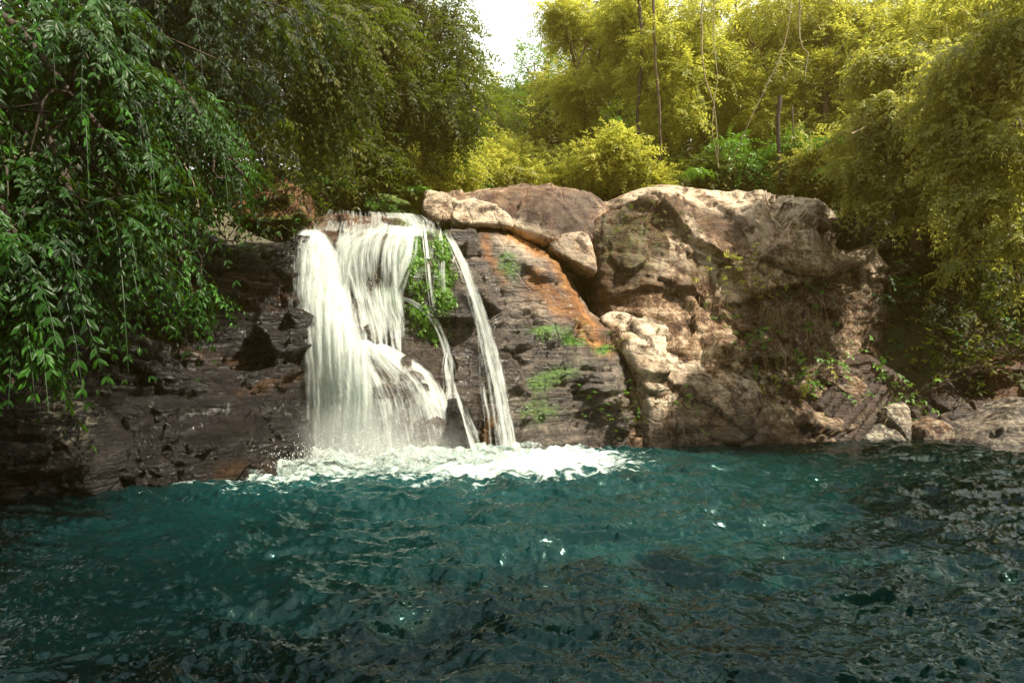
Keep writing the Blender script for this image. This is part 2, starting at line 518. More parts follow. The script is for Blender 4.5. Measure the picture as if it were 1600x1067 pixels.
def relief(name, poly, ctrl, disp, mat, masks=None, step=2.6, ew=26, eR=1.2, back=2.5, jitter=5.0, label=None, cat='rock', group=None, depth=None, ck=2, fade=0.85):
    global _bn
    pl = chaikin(poly, ck)
    seg = []
    for a, b in zip(pl, np.roll(pl, -1, 0)):
        k = max(1, int(np.hypot(*(b - a)) / 5))
        seg += [a + (b - a) * t / k for t in range(k)]
    pl = np.array(seg)
    z = np.zeros(len(pl))
    pl = pl + jitter * np.stack([fbm(np.stack([pl[:, 0] / 38, pl[:, 1] / 38, z + 3], -1), 4), fbm(np.stack([pl[:, 0] / 38, pl[:, 1] / 38, z + 50], -1), 4)], -1)
    x0, y0 = pl.min(0) - step * 2; x1, y1 = pl.max(0) + step * 2
    gx = np.arange(x0, x1, step); gy = np.arange(y0, y1, step)
    X, Y = np.meshgrid(gx, gy); nu, nv = len(gx), len(gy)
    pts = np.stack([X.ravel(), Y.ravel()], -1)
    sd_, near = np.empty(len(pts)), np.empty_like(pts)
    coarse = pl
    for i in range(0, len(pts), 60000):
        sd_[i:i + 60000], near[i:i + 60000] = poly_sd(pts[i:i + 60000], coarse)
    keep = sd_ > -step * 1.01
    snap = keep & (sd_ < 0)
    pts[snap] = near[snap]; e = np.clip(sd_, 0, None)
    px, py = pts[:, 0], pts[:, 1]
    dep = depth or Depth(ctrl)
    D = dep(px, py)
    V = P(px, py, D)
    t = np.clip(1 - e / ew, 0, 1)
    V[:, 1] += eR * (1 - np.cos(t * np.pi / 2))
    G = V.reshape(nv, nu, 3)
    N = nrm(np.cross(np.gradient(G, axis=1), np.gradient(G, axis=0))).reshape(-1, 3)
    N = N * np.where((N[:, 1] > 0)[:, None], -1, 1)
    for _ in range(2):
        Ng = N.reshape(nv, nu, 3); Ns = Ng.copy()
        Ns[1:-1, 1:-1] = (Ng[1:-1, 1:-1] * 2 + Ng[:-2, 1:-1] + Ng[2:, 1:-1] + Ng[1:-1, :-2] + Ng[1:-1, 2:])
        N = nrm(Ns).reshape(-1, 3)
    V = V + N * (disp(V, px, py) * (1 - fade * t))[:, None]
    fq = grid_faces(nu, nv)
    fq = fq[keep[fq].all(1)]
    used = np.unique(fq); remap = -np.ones(len(V), int); remap[used] = np.arange(len(used))
    fq = remap[fq]; V = V[used]; px, py = px[used], py[used]
    # carry the rim back into the hillside so the rock has its real thickness
    ed = np.concatenate([fq[:, [0, 1]], fq[:, [1, 2]], fq[:, [2, 3]], fq[:, [3, 0]]])
    key = np.sort(ed, 1); _, idx, cnt = np.unique(key[:, 0] * 10 ** 7 + key[:, 1], return_index=True, return_counts=True)
    be = ed[idx[cnt == 1]]
    bv = np.unique(be); bm = -np.ones(len(V), int)
    prev = np.arange(len(V)); allV = [V]; allF = [fq]; base = len(V)
    cen = V[bv].mean(0)
    apx, apy = [px], [py]
    for k in (1, 2, 3):
        nb = V[bv].copy(); f = k / 3
        nb[:, 1] += back * f
        nb = nb + (cen - V[bv]) * np.array([0.06, 0, 0.10]) * f ** 2
        nb += 0.12 * np.stack([perlin(nb * 1.5), perlin(nb * 1.5 + 9), perlin(nb * 1.5 + 19)], -1)
        cur = prev.copy(); cur[bv] = base + np.arange(len(bv)); base += len(bv)
        allV.append(nb); allF.append(np.stack([be[:, 1] * 0 + prev[be[:, 1]], prev[be[:, 0]], cur[be[:, 0]], cur[be[:, 1]]], -1))
        apx.append(px[bv]); apy.append(py[bv])
        prev = cur
    V = np.concatenate(allV); fq = np.concatenate(allF); px = np.concatenate(apx); py = np.concatenate(apy)
    at = {k: np.zeros(len(V)) for k in ATTRS}
    if masks:
        for k, v in masks(px, py, V).items(): at[k] = np.clip(v, 0, 1)
    o = mesh_obj(name, V, fq, mat, None, True, at)
    tag(o, label, cat, group)
    BVH_V.append(V); BVH_F.append(fq + _bn); _bn += len(V)
    return dep


def boulder(name, c, r, mat, label, seed=0, rot=0.0, sub=5, amp=0.30, wet=0.2, lichen=0.0, dark=0.0, moss=0.0, cat='boulder', group=None, fs=1.4):
    global _bn
    import bmesh
    bm = bmesh.new(); bmesh.ops.create_icosphere(bm, subdivisions=sub, radius=1)
    V = np.array([v.co[:] for v in bm.verts]); Fc = np.array([[v.index for v in f.verts] for f in bm.faces]); bm.free()
    d = facets(V + seed * 3.7, fs, seed, 0.55, 0.35) * amp + 0.08 * fbm(V * 2 + seed, 4) + 0.03 * fbm(V * 7 + seed, 4)
    V = V * (1 + d)[:, None]
    V = V * np.array(r)
    ca, sa = math.cos(rot), math.sin(rot)
    V = np.stack([V[:, 0] * ca - V[:, 1] * sa, V[:, 0] * sa + V[:, 1] * ca, V[:, 2]], -1) + np.array(c)
    at = {k: np.zeros(len(V)) for k in ATTRS}
    at["wet"] = np.clip(wet + 0.9 * sstep(0.35, 0.0, V[:, 2]) * (c[2] < 1.2), 0, 1) + 0 * V[:, 0]
    at["lichen"] += lichen; at["dark"] += dark; at["moss"] += moss
    o = mesh_obj(name, V, Fc, mat, None, True, at)
    tag(o, label, cat, group)
    BVH_V.append(V); BVH_F.append(np.concatenate([Fc, Fc[:, 2:3]], 1) + _bn); _bn += len(V)
    return o


def strata(V, freq, amp, tilt=(0.05, 0.0), warp=0.35, seed=0.0):
    h = (V[:, 2] + V[:, 0] * tilt[0] + V[:, 1] * tilt[1]) * freq + warp * freq * 0.5 * fbm(V * 0.5 + seed, 3) + seed
    f = h - np.floor(h)
    i = np.floor(h)
    r = _hash3(np.stack([i, i * 0 + 3, i * 0 + 7], -1), 5)
    return amp * ((0.4 + r) * (f ** 0.5 * (1 - f ** 6)) - 0.35)


# --- the dark wet cliff left of the falls
def d_left(V, px, py):
    s = strata(V, 1.9, 0.34, (0.10, 0), 0.5) + strata(V, 5.0, 0.11, (0.05, 0), 0.3, 3.0)
    return s + facets(V, (0.75, 0.75, 1.1), 3, 0.34, 0.26, 0.07, 0.04) + facets(V, (1.6, 1.6, 2.6), 8, 0.16, 0.10, 0.03, 0.03) + 0.03 * ridged(V * 3.5, 4) + 0.16 * fbm(V * 0.7, 3) + 0.05 * fbm(V * 3.5, 4)


def m_left(px, py, V):
    n = fbm(V * 0.9, 3)
    og = np.maximum.reduce([path_mask(px, py, [(270, 455), (330, 450), (460, 470)], 9), path_mask(px, py, [(270, 535), (390, 560)], 8), path_mask(px, py, [(230, 515), (300, 520)], 8),
                            path_mask(px, py, [(380, 470), (410, 490), (460, 492)], 9), path_mask(px, py, [(370, 620), (460, 590)], 8), path_mask(px, py, [(280, 450), (360, 440), (450, 440)], 8)])
    return dict(wet=0.85 + 0.4 * n, orange=og * 0.3, lichen=blob(px, py, 105, 655, 40, 60) * 0.7, moss=0.25 * blob(px, py, 330, 395, 90, 22))


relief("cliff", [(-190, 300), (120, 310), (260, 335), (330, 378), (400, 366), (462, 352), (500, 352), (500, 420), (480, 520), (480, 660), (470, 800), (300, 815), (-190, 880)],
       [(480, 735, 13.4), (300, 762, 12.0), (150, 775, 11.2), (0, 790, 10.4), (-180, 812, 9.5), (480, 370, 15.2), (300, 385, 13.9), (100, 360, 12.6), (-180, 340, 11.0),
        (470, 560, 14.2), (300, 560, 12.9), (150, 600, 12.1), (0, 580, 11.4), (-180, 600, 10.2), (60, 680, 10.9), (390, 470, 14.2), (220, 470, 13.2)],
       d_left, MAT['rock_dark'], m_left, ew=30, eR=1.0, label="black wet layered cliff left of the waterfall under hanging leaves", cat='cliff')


def d_smooth(amp=1.0, sc=1.0, seed=1):
    def f(V, px, py):
        return amp * (0.16 * fbm(V * 0.8 * sc + seed, 3) + 0.07 * ridged(V * 1.6 * sc + seed, 3) + 0.03 * fbm(V * 5 * sc, 4)
                      + facets(V, 0.8 * sc, seed, 0.16, 0.10, 0.03, 0.03))
    return f


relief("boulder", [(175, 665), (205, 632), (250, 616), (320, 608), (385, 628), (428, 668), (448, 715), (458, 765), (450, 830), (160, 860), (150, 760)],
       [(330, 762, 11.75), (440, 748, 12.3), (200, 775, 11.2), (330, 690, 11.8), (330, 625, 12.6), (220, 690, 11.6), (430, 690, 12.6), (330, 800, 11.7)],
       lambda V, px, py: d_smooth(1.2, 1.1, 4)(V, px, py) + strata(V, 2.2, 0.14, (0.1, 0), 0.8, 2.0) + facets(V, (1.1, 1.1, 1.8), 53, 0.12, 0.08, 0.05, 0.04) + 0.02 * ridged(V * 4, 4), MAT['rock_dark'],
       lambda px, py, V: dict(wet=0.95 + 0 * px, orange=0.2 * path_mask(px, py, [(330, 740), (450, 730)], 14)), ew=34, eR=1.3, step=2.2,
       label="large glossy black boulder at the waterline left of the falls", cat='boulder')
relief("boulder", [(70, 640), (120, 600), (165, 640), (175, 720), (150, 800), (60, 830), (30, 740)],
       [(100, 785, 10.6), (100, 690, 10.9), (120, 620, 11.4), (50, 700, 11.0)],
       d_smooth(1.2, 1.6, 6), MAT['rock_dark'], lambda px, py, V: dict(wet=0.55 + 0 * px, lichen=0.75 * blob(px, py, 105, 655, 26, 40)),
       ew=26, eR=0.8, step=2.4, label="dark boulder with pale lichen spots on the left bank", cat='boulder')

# --- the rock the water runs over
CTRL_FALL = [(500, 322, 16.6), (600, 320, 16.9), (690, 342, 17.0), (470, 380, 15.7), (530, 360, 15.9), (600, 350, 16.1), (700, 400, 16.1), (640, 380, 15.9),
             (470, 450, 15.3), (560, 450, 15.6), (640, 450, 15.6), (740, 480, 15.9), (480, 560, 15.0), (565, 540, 14.7), (600, 520, 15.3), (650, 545, 15.5), (640, 590, 14.7),
             (700, 560, 15.6), (700, 620, 14.9), (780, 600, 15.4), (470, 700, 14.5), (560, 715, 14.35), (640, 715, 14.2), (700, 714, 14.4), (790, 712, 14.75), (840, 640, 15.4), (640, 800, 14.2), (440, 600, 15.0)]
FALL = Depth(CTRL_FALL)


def d_fall(V, px, py):
    return strata(V, 1.5, 0.16, (-0.12, 0), 0.7, 1.0) + facets(V, (0.9, 0.9, 1.3), 5, 0.22, 0.16, 0.05, 0.04) + 0.12 * fbm(V * 0.9, 3) + 0.05 * fbm(V * 4, 4)


relief("rock_face", [(425, 372), (455, 348), (490, 328), (560, 321), (632, 328), (688, 350), (745, 405), (790, 480), (840, 600), (850, 790), (430, 790), (440, 560)],
       None, d_fall, MAT['rock_slab'],
       lambda px, py, V: dict(wet=0.95 + 0 * px, orange=0.6 * blob(px, py, 545, 355, 70, 28),
                              moss=np.maximum.reduce([blob(px, py, 640, 400, 26, 45), blob(px, py, 690, 420, 16, 70), 0.6 * blob(px, py, 665, 500, 26, 26)])),
       ew=26, eR=1.6, label="dark wet rock face behind the falling water with green moss", cat='rock face', depth=FALL)

# --- layered slab right of the falls
def d_slab(V, px, py):
    return (strata(V, 2.6, 0.15, (-0.22, 0.1), 0.8, 4.0) + strata(V, 6.5, 0.06, (-0.2, 0.1), 0.5, 8.0) + 0.22 * fbm(V * 0.55 + 3, 3)
            + facets(V, (0.45, 0.45, 0.8), 15, 0.22, 0.14, 0.05, 0.025) + facets(V, (1.3, 1.3, 3.0), 16, 0.06, 0.05, 0.025, 0.04) + 0.035 * fbm(V * 4, 4))


def m_slab(px, py, V):
    n = fbm(V * 1.1, 3)
    og = np.maximum.reduce([path_mask(px, py, [(755, 355), (765, 400), (790, 440)], 8) * .7, path_mask(px, py, [(790, 355), (835, 380), (875, 440), (905, 480), (950, 540)], 13),
                            path_mask(px, py, [(830, 440), (900, 500), (960, 540)], 13), 0.8 * blob(px, py, 890, 490, 60, 18, 25)])
    ms = np.maximum.reduce([blob(px, py, 850, 520, 24, 8), blob(px, py, 895, 527, 26, 7), blob(px, py, 950, 540, 14, 8), 0.7 * blob(px, py, 860, 590, 50, 14, -20), 0.7 * blob(px, py, 795, 415, 14, 22, -20), 0.6 * blob(px, py, 840, 640, 30, 20)])
    top = sstep(430, 360, py) * sstep(740, 800, px)
    return dict(wet=0.52 + 0.7 * n - 0.5 * top + 0.3 * sstep(560, 690, py), orange=og, moss=ms, pale=0.9 * path_mask(px, py, [(895, 400), (925, 440), (940, 485)], 12) + 0.6 * blob(px, py, 820, 395, 60, 22, 35) + 0.4 * blob(px, py, 975, 600, 30, 40), dark=0.15 + 0 * px)


relief("rock_slab", [(672, 352), (700, 344), (750, 346), (800, 352), (845, 376), (880, 402), (905, 440), (925, 478), (962, 505), (988, 550), (1002, 610), (1006, 660), (1000, 780), (720, 790), (770, 640), (735, 500), (690, 400)],
       [(680, 352, 17.1), (760, 352, 17.6), (840, 378, 17.6), (900, 440, 17.3), (930, 485, 17.0), (980, 540, 16.6), (740, 420, 16.7), (760, 500, 16.2), (850, 470, 16.7), (900, 540, 16.2), (960, 600, 15.9),
        (760, 610, 15.5), (860, 610, 15.6), (905, 650, 15.9), (960, 660, 15.8), (760, 714, 14.8), (850, 713, 14.95), (910, 711, 15.2), (990, 706, 15.5), (850, 780, 14.9), (880, 660, 15.6), (830, 665, 15.1)],
       d_slab, MAT['rock_slab'], m_slab, ew=30, eR=1.3, label="grey brown layered slab streaked orange beside the waterfall", cat='rock slab')

# --- blocks on the slab's upper edge
relief("boulder", [(660, 303), (668, 294), (700, 292), (760, 279), (830, 277), (900, 279), (945, 299), (968, 330), (950, 378), (900, 398), (850, 392), (800, 370), (730, 345), (680, 340)],
       [(670, 310, 18.6), (750, 290, 19.0), (830, 285, 19.2), (910, 290, 19.5), (750, 340, 18.2), (850, 385, 18.1), (940, 360, 18.8), (850, 330, 18.4)],
       d_smooth(1.1, 0.9, 7), MAT['rock_cap'],
       lambda px, py, V: dict(dark=np.clip(0.75 * polymask(px, py, [(735, 295), (930, 290), (940, 370), (850, 375), (740, 330)], 18), 0, 1), pale=0.8 * path_mask(px, py, [(800, 352), (845, 378)], 12) + 0.1, orange=0.12 * blob(px, py, 800, 310, 60, 25)),
       ew=20, eR=1.3, back=4.5, step=2.2, label="long brown streaked boulder capping the ledge right of the falls", cat='boulder')
relief("boulder", [(656, 302), (664, 292), (690, 293), (716, 306), (722, 330), (712, 350), (690, 350), (656, 336)],
       [(660, 330, 18.0), (690, 300, 18.2), (715, 340, 18.0), (685, 330, 17.7)], lambda V, px, py: facets(V, (0.9, .9, 1.2), 44, 0.10, 0.05, 0.03, 0.03) + 0.03 * fbm(V * 5, 4), MAT['rock_dry'],
       lambda px, py, V: dict(pale=0.5 + 0 * px, dark=0.2 * (px < 670)), ew=6, eR=0.4, step=1.8, jitter=3, ck=1, fade=0.0,
       label="small tan angular block at the left end of the capping boulder", cat='boulder')
relief("boulder", [(688, 324), (722, 310), (776, 312), (792, 326), (806, 358), (770, 352), (735, 354), (696, 352)],
       [(695, 335, 17.8), (770, 320, 18.0), (806, 352, 17.9), (750, 345, 17.6), (700, 315, 18.0)], lambda V, px, py: facets(V, (0.9, .9, 1.2), 41, 0.10, 0.05, 0.03, 0.03) + 0.03 * fbm(V * 5, 4), MAT['rock_dry'],
       lambda px, py, V: dict(pale=0.7 + 0 * px), ew=6, eR=0.2, step=1.8, jitter=3, ck=1, fade=0.0,
       label="flat tan slab wedged under the capping boulder", cat='boulder')

# --- right massif
CT_MAS = [(945, 315, 19.8), (1050, 284, 20.5), (1150, 292, 20.3), (1230, 302, 20.0), (1300, 312, 20.2), (1000, 340, 19.0), (940, 400, 18.6), (1020, 400, 18.5), (960, 470, 18.2), (1080, 330, 19.4), (1110, 400, 18.7),
          (1180, 310, 19.3), (1190, 400, 18.3), (1160, 470, 18.2), (1110, 480, 18.3), (1250, 360, 18.8), (1260, 450, 18.3), (1300, 400, 19.0), (1350, 400, 19.2), (1385, 480, 19.2), (1040, 520, 17.6), (1120, 560, 17.3),
          (1230, 520, 17.9), (1240, 590, 17.7), (1300, 560, 18.0), (1350, 600, 18.3), (1180, 640, 16.8), (1250, 660, 16.7), (1100, 700, 16.2), (1250, 698, 16.3), (1330, 694, 17.0), (1200, 780, 16.4), (1000, 700, 16.2), (1390, 600, 19.4)]


def brow(px, py, pts, w, amp):
    """rock above the line stands proud by amp, fading w pixels up; a hollow below it"""
    pts = np.array(pts, float); q = np.stack([px, py], -1); best = np.full(len(px), 1e9); sg = np.zeros(len(px))
    for a, b in zip(pts[:-1], pts[1:]):
        e = b - a; t = np.clip(((q - a) @ e) / (e @ e), 0, 1)
        r_ = q - a - t[:, None] * e
        d = np.hypot(*r_.T); c = e[0] * r_[:, 1] - e[1] * r_[:, 0]
        m_ = d < best; best = np.where(m_, d, best); sg = np.where(m_, np.sign(c), sg)
    s_ = best * sg                       # positive: below the line (for a line drawn left to right)
    return amp * (sstep(4, -4, s_) * 1.0 - 0.5) * np.exp(-(best / w) ** 1.3)


def d_mas(V, px, py):
    jx = px + 9 * fbm(V * 1.1 + 3, 3); jy = py + 9 * fbm(V * 1.1 + 60, 3)
    b_ = (brow(jx, jy, [(940, 322), (990, 330), (1050, 352), (1085, 385), (1130, 405), (1180, 470)], 45, 0.60) + brow(jx, jy, [(1185, 292), (1178, 340), (1186, 420), (1200, 460)], 26, 0.35)
          + brow(jx, jy, [(1165, 472), (1215, 452), (1290, 440), (1375, 395)], 40, 0.55) + brow(jx, jy, [(940, 470), (1010, 455), (1080, 462), (1130, 500)], 30, 0.35)
          + brow(jx, jy, [(1080, 300), (1130, 322), (1180, 352)], 24, 0.25) + brow(jx, jy, [(1240, 330), (1290, 352), (1310, 400)], 24, 0.3) + brow(jx, jy, [(1130, 560), (1200, 600), (1270, 640)], 26, 0.4)
          + brow(jx, jy, [(1240, 545), (1240, 600), (1250, 700)], 20, 0.25))
    return 0.6 * b_ + 0.025 * ridged(V * 5, 3) + (0.30 * fbm(V * 0.45 + 11, 3) + 0.13 * ridged(V * np.array([0.9, 0.9, 0.6]) + 2, 4) + facets(V, (0.40, 0.40, 0.45), 22, 0.36, 0.20, 0.05, 0.02)
            + facets(V, (1.1, 1.1, 0.9), 25, 0.14, 0.07, 0.025, 0.03) + strata(V, 2.2, 0.06, (0.35, 0.1), 0.9, 6.0) * sstep(350, 400, py) + 0.045 * fbm(V * 3.5, 4))


def m_mas(px, py, V):
    n = fbm(V * 0.7 + 4, 3)
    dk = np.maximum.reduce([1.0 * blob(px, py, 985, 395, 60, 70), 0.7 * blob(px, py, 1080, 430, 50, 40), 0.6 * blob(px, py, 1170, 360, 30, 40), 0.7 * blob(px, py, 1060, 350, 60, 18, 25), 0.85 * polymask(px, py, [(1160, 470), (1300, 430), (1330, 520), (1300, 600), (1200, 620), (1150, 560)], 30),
                            0.6 * blob(px, py, 1290, 350, 40, 40), 0.5 * blob(px, py, 1120, 350, 40, 20, 30), 0.5 * sstep(1300, 1380, px)])  # last term darkens the right side: canopy shade painted in
    pl = np.maximum.reduce([sstep(352, 310, py - 0.12 * (px - 1150)) * sstep(990, 1060, px), 0.7 * sstep(330, 300, py), 0.7 * blob(px, py, 1190, 340, 22, 60), 0.8 * path_mask(px, py, [(1070, 360), (1100, 400), (1150, 460)], 14), 0.7 * blob(px, py, 1320, 395, 40, 14), 0.6 * blob(px, py, 1040, 420, 30, 20)])  # top rim and rib streak: sunlit brightness painted in as paler rock
    return dict(dark=dk, pale=pl, moss=0.25 * blob(px, py, 985, 390, 50, 50) + 0.3 * blob(px, py, 1130, 420, 40, 20), wet=0.55 * sstep(600, 700, py) + 0.1 * n + 0.25 * sstep(1330, 1390, px),  # wet at the right edge deepens that painted shade
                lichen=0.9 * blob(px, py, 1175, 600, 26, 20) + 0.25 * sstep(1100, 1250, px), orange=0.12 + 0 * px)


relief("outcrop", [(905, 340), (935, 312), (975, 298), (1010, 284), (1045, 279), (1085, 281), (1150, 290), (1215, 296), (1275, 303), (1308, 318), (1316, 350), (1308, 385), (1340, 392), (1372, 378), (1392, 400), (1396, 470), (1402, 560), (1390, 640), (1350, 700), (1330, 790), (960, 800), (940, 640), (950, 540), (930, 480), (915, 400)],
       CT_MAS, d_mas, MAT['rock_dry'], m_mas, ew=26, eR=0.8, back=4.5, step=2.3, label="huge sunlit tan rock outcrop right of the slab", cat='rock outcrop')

# pale block in the gully, orange chute
relief("boulder", [(852, 384), (886, 362), (918, 360), (928, 388), (936, 430), (914, 420), (876, 402)],
       [(865, 385, 17.6), (912, 366, 17.9), (905, 408, 17.4), (885, 390, 17.45)], lambda V, px, py: facets(V, (0.9, .9, 0.8), 47, 0.05, 0.02, 0.03, 0.03) + 0.03 * fbm(V * 5, 4), MAT['rock_dry'],
       lambda px, py, V: dict(pale=0.35 + 0 * px, dark=0.3 + 0 * px), ew=6, eR=0.2, step=1.8, jitter=3, ck=1, fade=0.0,
       label="pale block in the gully above the orange stain", cat='boulder')
# lower lobes in front of the massif
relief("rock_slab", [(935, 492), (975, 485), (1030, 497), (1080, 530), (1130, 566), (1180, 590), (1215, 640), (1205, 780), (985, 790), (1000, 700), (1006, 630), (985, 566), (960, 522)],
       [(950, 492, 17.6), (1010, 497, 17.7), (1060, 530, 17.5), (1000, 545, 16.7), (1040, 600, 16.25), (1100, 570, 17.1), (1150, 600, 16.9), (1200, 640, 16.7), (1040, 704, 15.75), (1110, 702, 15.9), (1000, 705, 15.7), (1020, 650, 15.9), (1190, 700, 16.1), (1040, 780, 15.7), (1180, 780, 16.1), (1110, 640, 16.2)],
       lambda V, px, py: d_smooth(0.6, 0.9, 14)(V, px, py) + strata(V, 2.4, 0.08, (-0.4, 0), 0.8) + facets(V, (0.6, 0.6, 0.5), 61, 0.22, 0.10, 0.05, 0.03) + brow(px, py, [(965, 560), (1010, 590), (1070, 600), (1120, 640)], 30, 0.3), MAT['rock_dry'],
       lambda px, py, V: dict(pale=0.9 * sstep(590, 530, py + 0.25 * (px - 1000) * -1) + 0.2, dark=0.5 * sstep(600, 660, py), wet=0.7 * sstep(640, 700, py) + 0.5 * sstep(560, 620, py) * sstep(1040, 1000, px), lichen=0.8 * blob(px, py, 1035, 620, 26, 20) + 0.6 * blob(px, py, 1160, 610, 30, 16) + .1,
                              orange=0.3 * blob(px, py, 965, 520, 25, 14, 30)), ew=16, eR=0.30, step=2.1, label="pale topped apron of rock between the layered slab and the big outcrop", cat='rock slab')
# dark slanting rock right of the outcrop
relief("rock_slab", [(1238, 655), (1270, 615), (1320, 575), (1370, 545), (1425, 590), (1430, 640), (1380, 690), (1350, 780), (1240, 790)],
       [(1250, 697, 16.25), (1330, 693, 16.7), (1300, 600, 17.3), (1370, 560, 18.0), (1410, 620, 18.2), (1320, 650, 16.9), (1300, 780, 16.5)],
       lambda V, px, py: strata(V, 3.2, 0.12, (-0.75, 0), 0.5, 2.0) + d_smooth(0.8, 1.0, 19)(V, px, py), MAT['rock_brown'],
       lambda px, py, V: dict(wet=0.35 + 0.5 * sstep(640, 695, py), dark=0.4 + 0 * px), ew=18, eR=0.7, step=2.2, label="dark slanting layered rock right of the outcrop at the waterline", cat='rock slab')
# shaded recess wall and right bank
relief("cliff", [(1330, 330), (1420, 300), (1800, 280), (1860, 500), (1860, 780), (1300, 790), (1360, 600), (1370, 450)],
       [(1380, 380, 20.2), (1500, 340, 20.0), (1700, 330, 19.0), (1440, 450, 20.4), (1560, 450, 19.8), (1700, 450, 18.8), (1440, 600, 19.6), (1600, 560, 19.3), (1500, 690, 18.5), (1700, 690, 17.5), (1820, 560, 18.5), (1380, 690, 18.6)],
       d_mas, MAT['rock_brown'], lambda px, py, V: dict(wet=0.5 + 0 * px, dark=0.6 + 0 * px, moss=0.3 + 0 * px), ew=20, eR=1.0, step=4.0, label="shaded brown cliff in the recess under the overhanging branches", cat='cliff')
relief("rock_slab", [(1425, 650), (1450, 612), (1500, 585), (1560, 565), (1620, 545), (1720, 540), (1760, 780), (1440, 790)],
       [(1450, 688, 17.3), (1560, 686, 17.2), (1700, 690, 16.6), (1460, 620, 18.2), (1540, 590, 18.3), (1640, 560, 17.9), (1560, 640, 17.4), (1640, 640, 17.0)],
       lambda V, px, py: strata(V, 1.7, 0.10, (-0.5, 0), 0.5, 5.0) + d_smooth(1.5, 0.8, 23)(V, px, py) + facets(V, 0.8, 31, 0.30, 0.2, 0.16, 0.05), MAT['rock_brown'],
       lambda px, py, V: dict(wet=0.6 + 0.3 * sstep(660, 690, py), dark=0.6 + 0 * px, orange=0.35 * blob(px, py, 1580, 600, 30, 40), pale=0.6 * blob(px, py, 1480, 590, 60, 10, -25)), ew=18, eR=0.9, step=2.4,
       label="fractured brown slabs of the right bank behind the corner boulder", cat='rock slab')
relief("boulder", [(1326, 672), (1350, 650), (1385, 632), (1425, 628), (1432, 660), (1430, 700), (1425, 740), (1325, 740)],
       [(1335, 690, 16.9), (1425, 688, 16.9), (1360, 655, 17.2), (1420, 640, 17.4)], lambda V, px, py: facets(V, (1.0, 1, .8), 3, 0.2, 0.12, 0.14, 0.06) + 0.04 * fbm(V * 4, 4), MAT['rock_slab'],
       lambda px, py, V: dict(lichen=0.9 + 0 * px, wet=0.15 + 0.6 * sstep(680, 692, py)), ew=9, eR=0.6, step=1.8, jitter=3, label="grey slab boulder with pale lichen at the foot of the recess", cat='boulder')
relief("boulder", [(1434, 690), (1440, 665), (1465, 652), (1492, 662), (1500, 690), (1495, 730), (1436, 730)],
       [(1440, 688, 16.9), (1492, 688, 16.9), (1465, 662, 17.2)], d_smooth(0.8, 2.0, 3), MAT['rock_brown'],
       lambda px, py, V: dict(lichen=0.4 + 0 * px, wet=0.7 * sstep(675, 690, py)), ew=9, eR=0.6, step=1.8, jitter=3, label="small brown rounded rock between the lichen slab and the right bank", cat='boulder')
relief("boulder", [(1534, 690), (1560, 662), (1590, 640), (1640, 622), (1700, 640), (1720, 760), (1560, 760), (1540, 715)],
       [(1545, 697, 15.9), (1600, 704, 15.5), (1700, 715, 15.0), (1580, 665, 16.2), (1640, 645, 16.2)], d_smooth(0.9, 1.3, 26), MAT['rock_slab'],
       lambda px, py, V: dict(lichen=0.35 + 0 * px, wet=0.1 + 0.7 * sstep(690, 700, py), dark=0.2 + 0 * px), ew=12, eR=0.8, step=2.0, label="grey boulder half out of the water at the right edge", cat='boulder')
# boulders in and beside the falls
relief("boulder", [(690, 632), (712, 620), (728, 634), (738, 665), (746, 700), (744, 740), (700, 740), (697, 690), (694, 655)],
       [(700, 640, 14.5), (735, 680, 14.4), (715, 635, 14.4), (720, 714, 14.0), (710, 680, 14.0)], d_smooth(0.5, 2.2, 5), MAT['rock_dark'],
       lambda px, py, V: dict(wet=1 + 0 * px), ew=9, eR=0.5, step=1.6, jitter=3, label="black wet boulder splitting the lower cascade", cat='boulder')
relief("boulder", [(748, 650), (775, 645), (786, 675), (790, 740), (750, 740)],
       [(750, 660, 14.9), (785, 690, 14.8), (765, 712, 14.5)], d_smooth(0.5, 2.2, 15), MAT['rock_dark'],
       lambda px, py, V: dict(wet=1 + 0 * px, orange=0.5 + 0 * px), ew=9, eR=0.4, step=1.8, jitter=3, label="small brown wet boulder behind the thin right strand of water", cat='boulder')
relief("boulder", [(395, 655), (425, 632), (462, 640), (475, 690), (474, 760), (440, 760), (425, 700)],
       [(420, 660, 13.3), (460, 660, 13.5), (455, 720, 13.0)], d_smooth(0.6, 2.0, 25), MAT['rock_dark'],
       lambda px, py, V: dict(wet=1 + 0 * px), ew=10, eR=0.6, step=1.9, jitter=3, label="dark grey rock wedged between the glossy boulder and the main fall", cat='boulder')
boulder("boulder", P(598, 324, 18.2), (0.62, 0.5, 0.30), MAT['rock_brown'], "low mossy boulder above the crest of the waterfall", 2, moss=0.7, wet=0, amp=0.6)
# earth bank over the left of the crest
relief("earth_bank", [(385, 250), (440, 262), (478, 280), (484, 320), (478, 345), (440, 360), (385, 358), (340, 340), (345, 270)],
       [(400, 270, 16.2), (475, 300, 16.4), (470, 340, 16.0), (390, 345, 15.4), (430, 310, 15.8)], d_smooth(1.3, 1.5, 28), MAT['rock_brown'],
       lambda px, py, V: dict(orange=0.2 + 0 * px, moss=0.8 * sstep(330, 345, py), dark=0.35 + 0 * px), ew=14, eR=0.9, back=4, step=2.6, label="brown earth bank with roots left of the waterfall crest", cat='earth bank')


